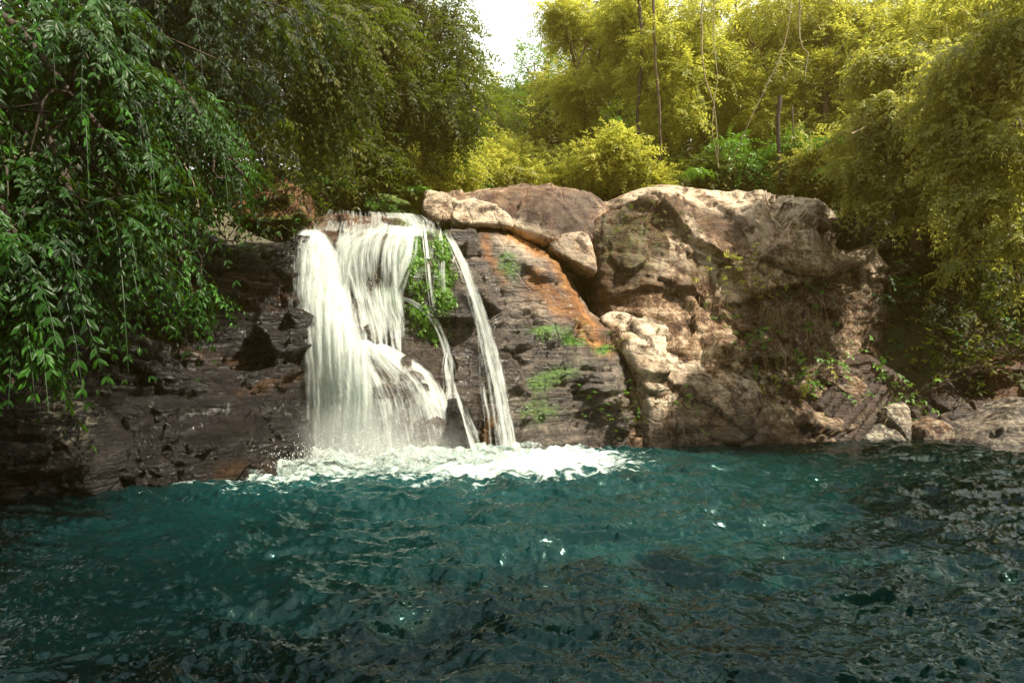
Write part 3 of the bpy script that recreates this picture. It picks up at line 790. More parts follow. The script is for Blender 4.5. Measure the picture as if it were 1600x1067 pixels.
# ------------------------------------------------------------------ ground, hidden below the water and rising behind the rocks
def ground_z(x, y):
    shelf = sstep(16.5, 21.0, y) * 5.2 + 0.30 * np.clip(y - 24, 0, 200)
    side_r = sstep(10.5, 15.5, x + 0.12 * (y - 17)) * sstep(20.5, 23, y + 0.6 * np.clip(x - 13, 0, 6)) * 4.5 + 0.55 * np.clip(x - 12, 0, 60)
    lx = -x - (4.2 + 0.26 * y * 0 + np.clip(y - 3, 0, 9) * 0.16)
    side_l = sstep(1.5, 6.0, lx) * 6.0 + 0.60 * np.clip(lx - 5.0, 0, 60)
    behind = sstep(-4, -12, y) * 4
    near_r = sstep(3.4, 7.0, x - 0.78 * np.clip(y, 0, 30)) * sstep(15.5, 11.5, y) * 5.0
    z = -1.6 + np.maximum.reduce([np.minimum(shelf, 30) * 1.0, np.minimum(side_r, 26) * sstep(2, 9, y + 4), np.minimum(side_l, 26), behind, near_r])
    val = np.exp(-((x + 2 - 0.02 * (y - 20)) / 9.0) ** 2) * sstep(22, 40, y)
    return z + 0.9 * (1 - val) * sstep(17, 22, y) - val * 0.12 * np.clip(y - 24, 0, 70) + 0.4 * fbm(np.stack([x * 0.3, y * 0.3, 0 * x], -1), 3)


gx = np.concatenate([np.linspace(-150, -44, 20), np.linspace(-40, 40, 150), np.linspace(44, 150, 20)])
gy = np.concatenate([np.linspace(-100, -22, 16), np.linspace(-20, 70, 170), np.linspace(73, 160, 30)])
GX, GY = np.meshgrid(gx, gy)
GZ = ground_z(GX.ravel(), GY.ravel())
mg = M("leaf_litter_soil")
pg = mg.n("NewGeometry").outputs["Position"]
bg_ = mg.n("BsdfPrincipled"); bg_.inputs["Roughness"].default_value = 0.95
mg.set(bg_.inputs["Base Color"], mg.ramp(mg.noise(pg, 1.2, 8, 0.7), [(0.3, (0.016, 0.012, 0.006)), (0.5, (0.045, 0.036, 0.014)), (0.7, (0.05, 0.075, 0.016))]))
mg.link(bg_.outputs[0], mg.out.inputs["Surface"])
g = mesh_obj("ground", np.stack([GX.ravel(), GY.ravel(), GZ], -1), grid_faces(len(gx), len(gy)), mg.m)
tag(g, kind="structure")

BVH = BVHTree.FromPolygons([tuple(v) for v in np.concatenate(BVH_V)], [tuple(int(i) for i in f) for f in np.concatenate(BVH_F)])


def hit(px, py):
    """rock surface seen at a photo pixel"""
    d = Vector(((px - 800) / F, 1.0, (533.5 - py) / F)).normalized()
    loc, no, i, dist = BVH.ray_cast(Vector((0, 0, CAMZ)), d)
    if loc is None: return None, None
    if no.y > 0: no = -no
    return np.array(loc), np.array(no)
# ------------------------------------------------------------------ pool
FB = np.array([(-4.6, 13.3), (-4.0, 13.8), (-3.3, 13.9), (-2.0, 14.0), (-0.9, 14.2), (0.0, 14.7)])     # foot of the falls


def foot_dist(x, y):
    q = np.stack([x, y], -1); best = np.full(x.shape, 1e9)
    for a, b in zip(FB[:-1], FB[1:]):
        e = b - a; t = np.clip(((q - a) @ e) / (e @ e), 0, 1)
        best = np.minimum(best, np.hypot(*(q - a - t[..., None] * e).reshape(-1, 2).T).reshape(x.shape))
    return best


nx_, ny_ = 900, 760
yy = 1.2 * (27.0 / 1.2) ** np.linspace(0, 1, ny_)
uu = np.linspace(-1, 1, nx_)
YY = np.repeat(yy[:, None], nx_, 1)
XX = uu[None, :] * (3.0 + 0.86 * YY) + 0.3
XX, YY = XX.ravel(), YY.ravel()


def waves(x, y):
    fd = foot_dist(x, y)
    wx = x + 0.5 * fbm(np.stack([x * 0.5, y * 0.5, 0 * x + 4], -1), 2)
    wy = y + 0.5 * fbm(np.stack([x * 0.5, y * 0.5, 0 * x + 40], -1), 2)
    z = 0.075 * fbm(np.stack([wx * 0.55, wy * 1.0, 0 * x], -1), 2)
    z = z + 0.12 * (np.abs(perlin(np.stack([wx * 0.85, wy * 1.9, 0 * x + 7], -1))) * -2 + 0.5)
    z = z + 0.075 * ridged(np.stack([wx * 1.9 + 0.5 * wy, wy * 4.0, 0 * x + 2], -1), 3)
    z = z + 0.026 * ridged(np.stack([wx * 6.0 - wy, wy * 11.0, 0 * x + 12], -1), 2)
    amp = 1.0 + 0.5 * np.exp(-fd / 3.0) - 0.35 * sstep(14, 20, y)
    return z * amp


ZZ = waves(XX, YY)
m = M("teal_pool_water")
pos = m.n("NewGeometry").outputs["Position"]
aer = m.attr("aerated").outputs["Fac"]
nn = m.noise(m.mapv(pos, (1, 1.6, 1)), 0.9, 5, 0.6, 0.4)
deep = m.ramp(m.math('ADD', m.math('MULTIPLY', nn, 0.4), m.math('MULTIPLY', m.attr("lit_middle").outputs["Fac"], 0.5)), [(0.35, (0.0005, 0.0040, 0.0038)), (0.65, (0.0015, 0.0160, 0.0145))])
near = m.ramp(nn, [(0.35, (0.0010, 0.013, 0.0115)), (0.65, (0.0030, 0.040, 0.035))])  # brighter teal painted in where tree shade falls on the water
deep = m.mix(m.attr("shade_lift").outputs["Fac"], deep, near)
col = m.mix(m.math('MULTIPLY', aer, m.math('ADD', 0.45, m.math('MULTIPLY', nn, 0.9)), clamp=True), deep, (0.004, 0.045, 0.046))
fo = m.noise(m.mapv(pos, (1.1, 2.0, 1)), 2.6, 8, 0.72, 0.9)
ff = m.ramp(m.math('ADD', fo, m.math('MULTIPLY', m.attr("foamy").outputs["Fac"], 0.42)), [(0.74, 0.0), (0.90, 1.0)])
col = m.mix(m.math('MULTIPLY', ff, 0.9), col, (0.62, 0.74, 0.68))
h = m.math('MULTIPLY', m.noise(m.mapv(pos, (1, 1.8, 1)), 9.0, 3, 0.5, 0.5), 1.0)
bp = m.n("Bump"); bp.inputs["Strength"].default_value = 0.6; bp.inputs["Distance"].default_value = 0.03
m.set(bp.inputs["Height"], h)
b = m.n("BsdfPrincipled")
m.set(b.inputs["Base Color"], col); m.set(b.inputs["Normal"], bp.outputs["Normal"])
m.set(b.inputs["Roughness"], m.math('ADD', 0.03, m.math('MULTIPLY', ff, 0.6)))
b.inputs["IOR"].default_value = 1.4
b.inputs["Specular Tint"].default_value = (0.55, 1.0, 0.95, 1)
m.link(b.outputs[0], m.out.inputs["Surface"])
MAT['water'] = m.m
fd = foot_dist(XX, YY)
nz = fbm(np.stack([XX * 0.35, YY * 0.5, 0 * XX + 3], -1), 3)
aerated = np.clip(1.25 * np.exp(-(np.hypot(fd, 1.6 * np.clip(-XX - 3.5, 0, 9)) / 3.2) ** 1.3) + 0.25 * nz * np.exp(-fd / 8), 0, 1) * sstep(17.5, 14.5, YY + 0.1 * XX)
shade_lift = np.clip(sstep(9.5, 6.5, YY + 0.25 * np.minimum(XX, 0) - 0.45 * np.clip(XX - 3, 0, 9)) * sstep(-2.2, 1.8, XX + 0.25 * (8 - YY)) * 0.8, 0, 1)  # colour lift offsetting the shade on the near right water, faded out leftwards
lit_middle = np.exp(-((XX - 1.8) / 6.5) ** 2 - ((YY - 11) / 6.0) ** 2)  # bright middle, with the shade of edges and lower left painted in
foamy = np.clip(np.exp(-(np.hypot((XX - 0.7) / 2.4, (YY - 13.6) / 1.5)) ** 2) * 0.5 + np.exp(-(fd / 2.6) ** 2) * 0.9, 0, 1)
w = mesh_obj("water", np.stack([XX, YY, ZZ], -1), grid_faces(nx_, ny_), MAT['water'], None, True, {"aerated": aerated, "foamy": foamy, "lit_middle": lit_middle, "shade_lift": shade_lift})
tag(w, "rippled dark teal plunge pool below the waterfall", kind="structure")

# ------------------------------------------------------------------ foam at the foot of the falls
nxf, nyf = 560, 300
fx, fy = np.meshgrid(np.linspace(-6.6, 2.4, nxf), np.linspace(10.6, 15.4, nyf))
fx, fy = fx.ravel(), fy.ravel()
fdd = foot_dist(fx, fy)
side = 2.2 - 0.35 * np.clip(-(fx + 3.5), 0, 2) - 0.75 * np.clip(fx + 1.6, 0, 1.9)
q3 = np.stack([fx, fy * 1.7, 0 * fx], -1)
edge = fdd + 0.8 * fbm(q3 * 0.8, 4) + 0.35 * fbm(q3 * 3, 3)
dens = sstep(1.0, 0.25, edge / side)
lump = 0.5 + 0.5 * fbm(q3 * 2.4, 5, gain=0.6)
fz = waves(fx, fy) + 0.02 + dens * (0.03 + 0.17 * lump * np.exp(-(fdd / 1.4) ** 2) + 0.06 * lump)
mf = M("white_foam")
pos = mf.n("NewGeometry").outputs["Position"]
al = mf.math('ADD', mf.attr("dens").outputs["Fac"], mf.math('MULTIPLY', mf.math('SUBTRACT', mf.noise(mf.mapv(pos, (1, 1.8, 1)), 4.5, 8, 0.72, 0.8), 0.5), 2.6))
al = mf.ramp(al, [(0.40, 0.0), (1.05, 1.0)])
b = mf.n("BsdfPrincipled"); mf.set(b.inputs["Base Color"], mf.ramp(mf.noise(pos, 6.0, 6, 0.7), [(0.3, (0.15, 0.26, 0.24)), (0.62, (0.40, 0.45, 0.41))]))
b.inputs["Roughness"].default_value = 0.6
b.inputs["Subsurface Weight"].default_value = 0.0
bp = mf.n("Bump"); bp.inputs["Strength"].default_value = 0.7; bp.inputs["Distance"].default_value = 0.06
mf.set(bp.inputs["Height"], mf.noise(mf.mapv(pos, (1, 1.5, 1)), 9.0, 7, 0.7, 0.6)); mf.set(b.inputs["Normal"], bp.outputs["Normal"])
mf.set(b.inputs["Alpha"], al)
mf.link(b.outputs[0], mf.out.inputs["Surface"])
fgf = grid_faces(nxf, nyf)
fgf = fgf[(dens[fgf] > 0.004).any(1)]
us = np.unique(fgf); rm = -np.ones(len(fx), int); rm[us] = np.arange(len(us))
fo_ = mesh_obj("foam", np.stack([fx, fy, fz], -1)[us], rm[fgf], mf.m, None, True, {"dens": dens[us]})
tag(fo_, "white foam churning on the pool at the foot of the falls", "foam", kind="stuff")

# ------------------------------------------------------------------ the waterfall
mw = M("falling_water")
fl = mw.attr("flow").outputs["Vector"]
dn = mw.attr("dens").outputs["Fac"]
s1 = mw.noise(mw.mapv(fl, (7, 0.8, 1)), 1.0, 4, 0.65, 0.5)
s2 = mw.noise(mw.mapv(fl, (26, 1.5, 1)), 1.0, 4, 0.65, 0.15)
s3 = mw.noise(mw.mapv(fl, (3.0, 2.4, 1)), 1.2, 4, 0.6, 0.4)
s = mw.math('ADD', mw.math('MULTIPLY', s1, 0.40), mw.math('MULTIPLY', s2, 0.38))
s = mw.math('ADD', s, mw.math('MULTIPLY', s3, 0.22))
a0 = mw.math('ADD', mw.math('MULTIPLY', mw.math('SUBTRACT', s, 0.5), 3.2), mw.math('SUBTRACT', mw.math('MULTIPLY', dn, 1.55), 0.30))
alpha = mw.math('MULTIPLY', mw.ramp(a0, [(0.02, 0.0), (0.85, 0.93)]), mw.ramp(dn, [(0.0, 0.0), (0.12, 1.0)]))
df = mw.n("BsdfDiffuse"); df.inputs["Color"].default_value = (0.78, 0.83, 0.79, 1)
tr = mw.n("BsdfTranslucent"); tr.inputs["Color"].default_value = (0.78, 0.84, 0.80, 1)
mx = mw.n("MixShader"); mx.inputs[0].default_value = 0.42
mw.link(df.outputs[0], mx.inputs[1]); mw.link(tr.outputs[0], mx.inputs[2])
bpw = mw.n("Bump"); bpw.inputs["Strength"].default_value = 0.25; bpw.inputs["Distance"].default_value = 0.04
mw.set(bpw.inputs["Height"], s); mw.link(bpw.outputs[0], df.inputs["Normal"])
tp = mw.n("BsdfTransparent")
mo = mw.n("MixShader"); mw.set(mo.inputs[0], alpha)
mw.link(tp.outputs[0], mo.inputs[1]); mw.link(mx.outputs[0], mo.inputs[2])
mw.link(mo.outputs[0], mw.out.inputs["Surface"])
MAT['fall'] = mw.m

fall_root = empty("waterfall", P(600, 712, 14.2), "white silky waterfall spreading over the dark rock into the pool", "waterfall")


def veil(name, left, right, off, dens, nu=90, nv=200, seed=0, ripple=0.06, edge=0.12, top=0.03, bot=0.0, depth=None, udens=None):
    """a sheet of water between two edge paths (photo pixels), off metres in front of the rock"""
    L = curve([(*p, 0) for p in left], nv)[:, :2]; R = curve([(*p, 0) for p in right], nv)[:, :2]
    u = np.linspace(0, 1, nu); v = np.linspace(0, 1, nv)
    XYp = L[:, None] * (1 - u)[None, :, None] + R[:, None] * u[None, :, None]
    px, py = XYp[..., 0], XYp[..., 1]
    U, Vv = np.meshgrid(u, v)
    dp = (depth or FALL)(px, py)
    o = off(U, Vv) if callable(off) else off
    D = dp - o
    wpx = np.hypot(*(R - L).T)[:, None] / 60.0
    D = D + ripple * fbm(np.stack([U * wpx * 6 + seed, Vv * 2.0 + seed, U * 0 + seed], -1), 3)
    G = P(px, py, D)
    G[..., 2] = np.maximum(G[..., 2], -0.05)
    arc = np.concatenate([[0], np.cumsum(np.linalg.norm(np.diff(G[:, nu // 2], axis=0), axis=1))])
    wid = np.linalg.norm(G[:, -1] - G[:, 0], axis=1)
    flow = np.stack([(U - 0.5) * np.maximum(np.median(wid), 0.15) + seed * 3.1, np.repeat(arc[:, None], nu, 1) + seed, U * 0 + seed], -1)
    dd = dens(U, Vv) if callable(dens) else dens + 0 * U
    dd = dd * (1 + 0.55 * fbm(np.stack([flow[..., 0] * 2.2, flow[..., 1] * 0.9, flow[..., 2]], -1), 3))
    dd = dd * sstep(0, edge, U) * sstep(0, edge, 1 - U) * sstep(0, top, Vv)
    if bot: dd = dd * sstep(0, bot, 1 - Vv)
    return mesh_obj(name, G.reshape(-1, 3), grid_faces(nu, nv), MAT['fall'], fall_root, True, {"dens": np.clip(dd, 0, 1.2).ravel()}, flow.reshape(-1, 3))


# main plunge: a dense core wrapped in looser sheets
mainL = [(462, 352), (450, 400), (449, 460), (456, 540), (458, 620), (452, 740)]
mainR = [(502, 350), (536, 395), (560, 470), (584, 560), (606, 640), (632, 742)]
for k in range(6):
    e = (-6, 0, 6, 12, 18, 26)[k]
    veil("main_cascade", [(x - e * min(1, (y - 345) / 160), y) for x, y in mainL], [(x + e * min(1, (y - 345) / 160), y) for x, y in mainR],
         lambda U, V, k=k: 0.10 + 0.07 * k + 0.35 * np.sin(np.pi * np.clip(V, 0, 1)) * (0.6 + 0.12 * k),
         lambda U, V, k=k: ((0.62, 0.58, 0.50, 0.40, 0.30, 0.20)[k] + (0.6, 0.55, 0.5, .4, .3, .2)[k] * np.exp(-((U - 0.47) / 0.25) ** 2)) * (0.9 + 0.2 * V), seed=k + 1, ripple=0.12, edge=0.30, top=0.10)
# water over the brown crest
for k in range(2):
    veil("crest_sheet", [(484, 322), (474, 342), (466, 362)], [(672, 333), (690, 348), (692, 376)], 0.05 + 0.05 * k,
         lambda U, V: 0.12 + 0.20 * sstep(0.35, 0.75, U) + 0.25 * V, nu=120, nv=60, seed=7 + k, ripple=0.03, top=0.15, bot=0.15, edge=0.22)
# upper apron: strands fanning from the crest over the ledges, mostly down to the left
ups = [([(516, 350), (516, 400), (533, 460), (556, 545)], [(574, 345), (578, 400), (584, 470), (594, 550)], .50),
       ([(572, 345), (546, 385), (545, 440), (558, 545)], [(628, 340), (606, 380), (598, 440), (612, 560)], .52),
       ([(616, 338), (588, 385), (588, 450), (598, 560)], [(668, 340), (646, 380), (634, 440), (640, 570)], .50),
       ([(560, 342), (515, 380), (512, 430), (530, 500)], [(648, 336), (580, 390), (556, 450), (562, 520)], .36),
       ([(572, 430), (575, 470), (584, 520), (590, 575)], [(636, 440), (640, 480), (642, 520), (650, 585)], .52),
       ([(540, 440), (548, 480), (556, 520), (562, 560)], [(600, 420), (604, 480), (612, 520), (618, 570)], .44)]
for k, (a_, b_, d_) in enumerate(ups):
    for q in range(2):
        veil("upper_cascade", a_, b_, 0.17 + 0.035 * k + 0.07 * q,
             lambda U, V, d_=d_, q=q, k=k: (d_ - 0.05 - 0.08 * q) * (0.45 + 0.75 * sstep(0.0, 0.25, V)) * (1.15 - 0.3 * V) * sstep(0.0, 0.45, 1 - V + 0.45 * perlin(np.stack([U * 7, 0 * U + k, 0 * U + q * 5], -1))) * sstep(-.05, .2, V + 0.2 * perlin(np.stack([U * 9, 0 * U + k + 30, 0 * U + q * 5], -1))),
             nu=110, seed=11 + k * 2.3 + q, ripple=0.09, edge=0.32, bot=0.2)
# thin veil over the moss
veil("moss_veil", [(636, 338), (640, 380), (632, 450), (622, 520)], [(692, 345), (702, 390), (700, 450), (690, 515)],
     0.12, lambda U, V: 0.16 + 0.12 * (1 - V), nu=70, seed=21, ripple=0.05, edge=0.2, bot=0.4)
# lower apron
for k in range(4):
    veil("lower_cascade", [(552, 526), (564, 570), (586, 640), (590, 738)], [(576, 530), (630, 560), (684, 610), (724, 738)],
         lambda U, V, k=k: 0.06 + 0.06 * k + 0.05 * np.sin(np.pi * V), lambda U, V, k=k: 0.41 - 0.04 * k + 0.45 * np.exp(-((V - 0.10) / 0.18) ** 2) * sstep(0.1, 0.8, U) + 0.10 * sstep(.8, 1, V) - 0.13 * np.exp(-((U - .42) / .22) ** 2) + 0.30 * sstep(.30, 0, U), nu=110, seed=31 + k, ripple=0.08, top=0.05, edge=0.18)
    if k < 2:
        veil("lower_cascade", [(560, 536), (610, 558), (652, 606), (690, 738)], [(572, 524), (634, 550), (698, 606), (736, 738)],
             0.12 + 0.05 * k, lambda U, V: 0.60 - 0.2 * V, nu=60, seed=37 + k, ripple=0.06, top=0.05, edge=0.40)


def strand(name, path, w0, w1, off, d, seed, n=2):
    """a bundle of fraying threads following one path"""
    rg = np.random.default_rng(int(seed * 10))
    p = np.array(path, float)
    c = curve([(*q, 0) for q in p], len(p) * 3)[:, :2]
    t = np.linspace(0, 1, len(c))
    nn_ = nrm(np.gradient(c, axis=0)); nn_ = np.stack([-nn_[:, 1], nn_[:, 0]], -1)
    nn_ = nn_ * np.where(nn_[:, :1] < 0, -1, 1)
    for k in range(n):
        sh = (rg.uniform(-.5, .5) * (w0 + (w1 - w0) * t))[:, None] * 0.8 if k else 0 * t[:, None]
        f = 0.62 if k == 0 else rg.uniform(.25, .7)
        ww = ((w0 + (w1 - w0) * t) * f)[:, None] / 2 * (1 + 0.35 * perlin(np.stack([t * 7, 0 * t + seed, 0 * t + k * 3.3], -1)))[:, None]
        cc = c + nn_ * sh
        t0 = 0 if k < 2 else rg.uniform(0, .35)
        veil(name, list(map(tuple, cc - nn_ * ww)), list(map(tuple, cc + nn_ * ww)), off + rg.uniform(-.04, .06) * (k > 0),
             lambda U, V, t0=t0, k=k: (d - 0.06 * k) * sstep(t0, t0 + .15, V) * (1.15 - 0.3 * V), nu=26, nv=160, seed=seed + k * 0.7, ripple=0.03, edge=0.42, top=0.02)


strand("right_strand", [(688, 350), (708, 385), (728, 430), (748, 490), (762, 540), (775, 600), (786, 660), (795, 720)], 12, 38, 0.32, 0.58, 41, 8)
strand("right_strand", [(730, 425), (746, 480), (752, 530), (756, 600), (764, 660), (768, 720)], 6, 22, 0.24, 0.34, 44, 3)
strand("thin_strand", [(612, 458), (650, 474), (680, 500), (700, 545), (708, 590), (712, 622)], 8, 26, 0.14, 0.46, 47, 7)
strand("thin_strand", [(712, 606), (722, 640), (735, 680), (746, 720)], 10, 26, 0.62, 0.55, 49, 6)
strand("thin_strand", [(662, 345), (668, 400), (672, 440), (678, 480)], 10, 14, 0.16, 0.62, 51, 3)
strand("thin_strand", [(648, 342), (640, 400), (624, 440), (606, 480)], 16, 26, 0.16, 0.62, 53, 4)
strand("thin_strand", [(684, 345), (690, 400), (690, 430), (694, 480)], 7, 12, 0.16, 0.5, 55, 2)
strand("thin_strand", [(700, 540), (696, 575), (700, 610), (690, 640)], 8, 26, 0.2, 0.45, 58, 3)

# droplets thrown up where the water lands
gd = Geo()
nd_ = 9000
t = RNG.random(nd_) ** 0.8
bx = np.interp(RNG.random(nd_), [0, .6, .85, 1], [-4.7, -2.3, -0.9, 0.1])
by = np.interp(bx, FB[:, 0], FB[:, 1]) - 0.25 - RNG.random(nd_) * 0.9
bz = 0.05 + RNG.exponential(0.20, nd_) * np.exp(-((bx + 3.2) / 1.8) ** 2) + 0.12 * RNG.random(nd_)
r = 0.003 + 0.006 * RNG.random(nd_) ** 3
c3 = np.stack([bx, by, bz], -1)
o6 = np.array([(1, 0, 0), (-1, 0, 0), (0, 1, 0), (0, -1, 0), (0, 0, 1.8), (0, 0, -1.8)], float)
Vd = (c3[:, None] + o6[None] * r[:, None, None]).reshape(-1, 3)
tri = np.array([(0, 2, 4), (2, 1, 4), (1, 3, 4), (3, 0, 4), (2, 0, 5), (1, 2, 5), (3, 1, 5), (0, 3, 5)])
Td = (tri[None] + 6 * np.arange(nd_)[:, None, None]).reshape(-1, 3)
gd.add(Vd, T=Td)
ms_ = M("spray_drops"); bb = ms_.n("BsdfPrincipled"); bb.inputs["Base Color"].default_value = (0.85, 0.9, 0.87, 1); bb.inputs["Roughness"].default_value = 0.3
ms_.link(bb.outputs[0], ms_.out.inputs["Surface"])
sp = gd.build("spray", ms_.m)
tag(sp, "fine white spray rising where the fall meets the pool", "spray", kind="stuff")

# mist hanging where the main fall lands
mm = M("fall_mist")
tcm = mm.n("TexCoord").outputs["Object"]
ln = mm.n("VectorMath"); ln.operation = 'LENGTH'; mm.set(ln.inputs[0], tcm)
fall_ = mm.ramp(ln.outputs["Value"], [(0.0, 1.0), (0.55, 0.45), (1.0, 0.0)])
dens_ = mm.math('MULTIPLY', fall_, mm.ramp(mm.noise(tcm, 2.6, 4, 0.6), [(0.35, 0.25), (0.65, 1.0)]))
vp = mm.n("VolumePrincipled"); vp.inputs["Color"].default_value = (0.97, 0.98, 0.96, 1); mm.set(vp.inputs["Density"], mm.math('MULTIPLY', dens_, 1.1))
mm.link(vp.outputs[0], mm.out.inputs["Volume"])
import bmesh
bm = bmesh.new(); bmesh.ops.create_icosphere(bm, subdivisions=3, radius=1)
me = bpy.data.meshes.new("mist"); bm.to_mesh(me); bm.free(); me.materials.append(mm.m)
mo_ = bpy.data.objects.new("mist", me); COL.objects.link(mo_)
mo_.location = (-2.9, 13.5, 0.25); mo_.scale = (2.3, 0.8, 1.15)
tag(mo_, "pale mist hanging at the foot of the waterfall", "mist", kind="stuff")
# ------------------------------------------------------------------ vegetation
def spray_geo(geo, O, Dr, L, pairs, leaf, wid, droop, rng, ang=0.95, fine=False, curl=0.15, tint=None, rach=True, taper=0.35, fall=0.25):
    """twigs: O origins, Dr directions (n,3); every twig carries pairs of leaflets on both sides"""
    n = len(O)
    L = np.broadcast_to(L, (n,)); droop = np.broadcast_to(droop, (n,)); leaf = np.broadcast_to(leaf, (n,))
    t = (np.arange(pairs) + 0.7) / (pairs + 0.2)
    down = np.array([0, 0, -1.0])
    Dr = nrm(Dr)
    p = O[:, None] + Dr[:, None] * (L[:, None] * t[None])[..., None] + down * (droop * L)[:, None, None] * (t ** 2)[None, :, None]
    tan = nrm(Dr[:, None] + down * 2 * droop[:, None, None] * t[None, :, None])
    s = nrm(np.cross(tan, np.array([0, 0, 1.0]) + 0.35 * rng.normal(size=(n, 1, 3))))
    side = np.array([-1, 1.0])
    ld = (math.cos(ang) * tan[:, :, None] + math.sin(ang) * s[:, :, None] * side[None, None, :, None] + down * fall + 0.16 * rng.normal(size=(n, pairs, 2, 3)))
    ld = nrm(ld)
    nn_ = nrm(np.cross(tan, s))[:, :, None] + 0.30 * rng.normal(size=(n, pairs, 2, 3))
    w = nrm(np.cross(ld, nn_)); up = np.cross(w, ld)
    up = up * np.where(up[..., 2:] < 0, -1, 1)
    sz = leaf[:, None, None] * (1 - taper * np.abs(t * 1.6 - 0.7)[None, :, None] ** 1.5) * rng.uniform(0.75, 1.15, (n, pairs, 2))
    B = p[:, :, None] + 0 * ld
    l = sz[..., None]; wv = w * l * wid
    m_ = n * pairs * 2
    if tint is None: tint = np.clip(rng.normal(0.45, 0.18, n), 0, 1)
    tt = np.clip(tint[:, None, None] + 0.12 * rng.normal(size=(n, pairs, 2)), 0, 1)
    if fine:
        a = B + ld * l * 0.02
        r1 = B + ld * l * 0.30 + wv * 0.50 - up * l * 0.02; r2 = B + ld * l * 0.68 + wv * 0.42 - up * l * (0.02 + curl * .5)
        l1 = B + ld * l * 0.30 - wv * 0.50 - up * l * 0.02; l2 = B + ld * l * 0.68 - wv * 0.42 - up * l * (0.02 + curl * .5)
        mid = B + ld * l * 0.5 + up * l * 0.035 - up * l * curl * .25
        tip = B + ld * l - up * l * curl
        V = np.stack([a, r1, r2, tip, l2, l1, mid], -2).reshape(-1, 3)
        k = 7 * np.arange(m_)[:, None]
        Q = np.concatenate([k + np.array([0, 1, 2, 6]), k + np.array([0, 6, 4, 5])])
        T = np.concatenate([k + np.array([6, 2, 3]), k + np.array([6, 3, 4])])
        geo.add(V, Q=Q, T=T, tint=np.repeat(tt.ravel(), 7))
    else:
        V = np.stack([B, B + ld * l * 0.45 + wv * 0.5 - up * l * 0.05, B + ld * l - up * l * curl, B + ld * l * 0.45 - wv * 0.5 - up * l * 0.05], -2).reshape(-1, 3)
        k = 4 * np.arange(m_)[:, None]
        T = np.concatenate([k + np.array([0, 1, 2]), k + np.array([0, 2, 3])])
        geo.add(V, T=T, tint=np.repeat(tt.ravel(), 4))
    if rach:
        tr_ = np.array([0, .35, .7, 1.0])
        c = O[:, None] + Dr[:, None] * (L[:, None] * tr_[None])[..., None] + down * (droop * L)[:, None, None] * (tr_ ** 2)[None, :, None]
        ws = np.cross(Dr, [0, 0, 1.0]); ws = nrm(ws)[:, None] * (0.0045 * (1.2 - tr_))[None, :, None]
        V = np.concatenate([c - ws, c + ws], 1).reshape(-1, 3)
        k = 8 * np.arange(n)[:, None]
        Q = np.concatenate([k + np.array([i, i + 1, i + 5, i + 4]) for i in range(3)])
        geo.add(V, Q=Q, tint=0.2)


def crown(geo, clumps, nspray, rng, L=0.8, pairs=6, leaf=0.16, wid=0.36, droop=0.5, fine=False, ang=0.95, out=0.8, tilt=0.0, fall=0.25, rach=True, shell=0.45, gap=0.0, sub=0):
    if sub:
        nc = []
        for k in clumps:
            for _ in range(sub):
                o_ = nrm(rng.normal(size=3)) * rng.uniform(.45, .95)
                f_ = rng.uniform(.38, .6)
                nc.append((k[0] + o_[0] * k[3], k[1] + o_[1] * k[4], k[2] + o_[2] * k[5], k[3] * f_ * 1.15, k[4] * f_ * 1.15, k[5] * f_ * .8))
        clumps = nc
    """leafy twigs spread through the outer part of ellipsoidal clumps (cx,cy,cz,rx,ry,rz[,weight])"""
    c = np.array([k[:6] for k in clumps], float)
    wgt = np.array([(k[6] if len(k) > 6 else 1.0) * (k[3] * k[4] + k[3] * k[5] + k[4] * k[5]) for k in clumps])
    idx = rng.choice(len(c), nspray, p=wgt / wgt.sum())
    d = nrm(rng.normal(size=(nspray, 3)))
    rr = 1 - shell * rng.random(nspray) ** 1.5
    O = c[idx, :3] + d * c[idx, 3:] * rr[:, None]
    hole = fbm(O * 0.8 + 5, 3)
    if gap: 
        kp = hole > gap - 0.5
        O, d, idx = O[kp], d[kp], idx[kp]
    O = O + 0.25 * np.stack([perlin(O * 1.1), perlin(O * 1.1 + 9), perlin(O * 1.1 + 21)], -1)
    n = len(O)
    dirs = nrm(d * np.array([1, 1, 0.5]) * out + 0.45 * rng.normal(size=(n, 3)) + np.array([0, 0, tilt]))
    tint = np.clip(0.42 + 0.5 * perlin(O * 0.8 + 3) + 0.14 * rng.normal(size=n) + 0.12 * rng.normal(size=len(c))[idx], 0.02, 0.98)
    spray_geo(geo, O, dirs, L * rng.uniform(0.6, 1.25, n), pairs, leaf * rng.uniform(0.6, 1.3, n), wid, droop * rng.uniform(0.5, 1.5, n), rng, ang, fine, tint=tint, rach=rach, fall=fall)


def limbs(geo, start, clumps, r0, rng, n=8, sag=0.0):
    start = np.array(start, float)
    for k in clumps:
        e = np.array(k[:3], float)
        v = e - start; Ld = np.linalg.norm(v)
        mid = start + v * 0.5 + np.array([0, 0, 0.12 * Ld - sag * Ld]) + 0.06 * Ld * rng.normal(size=3)
        pts = curve([start, mid, e, e + nrm(v) * 0.3 * k[3]], n)
        tube(geo, pts, np.linspace(r0, r0 * 0.15, n), 6, 0.2)
        for _ in range(3):
            q = e + np.array(k[3:6]) * rng.normal(size=3) * 0.5
            tube(geo, curve([pts[n // 2], (pts[n // 2] + q) / 2 + 0.1 * Ld * rng.normal(size=3) * 0.5, q], 6), np.linspace(r0 * .35, r0 * .08, 6), 5, 0.2)


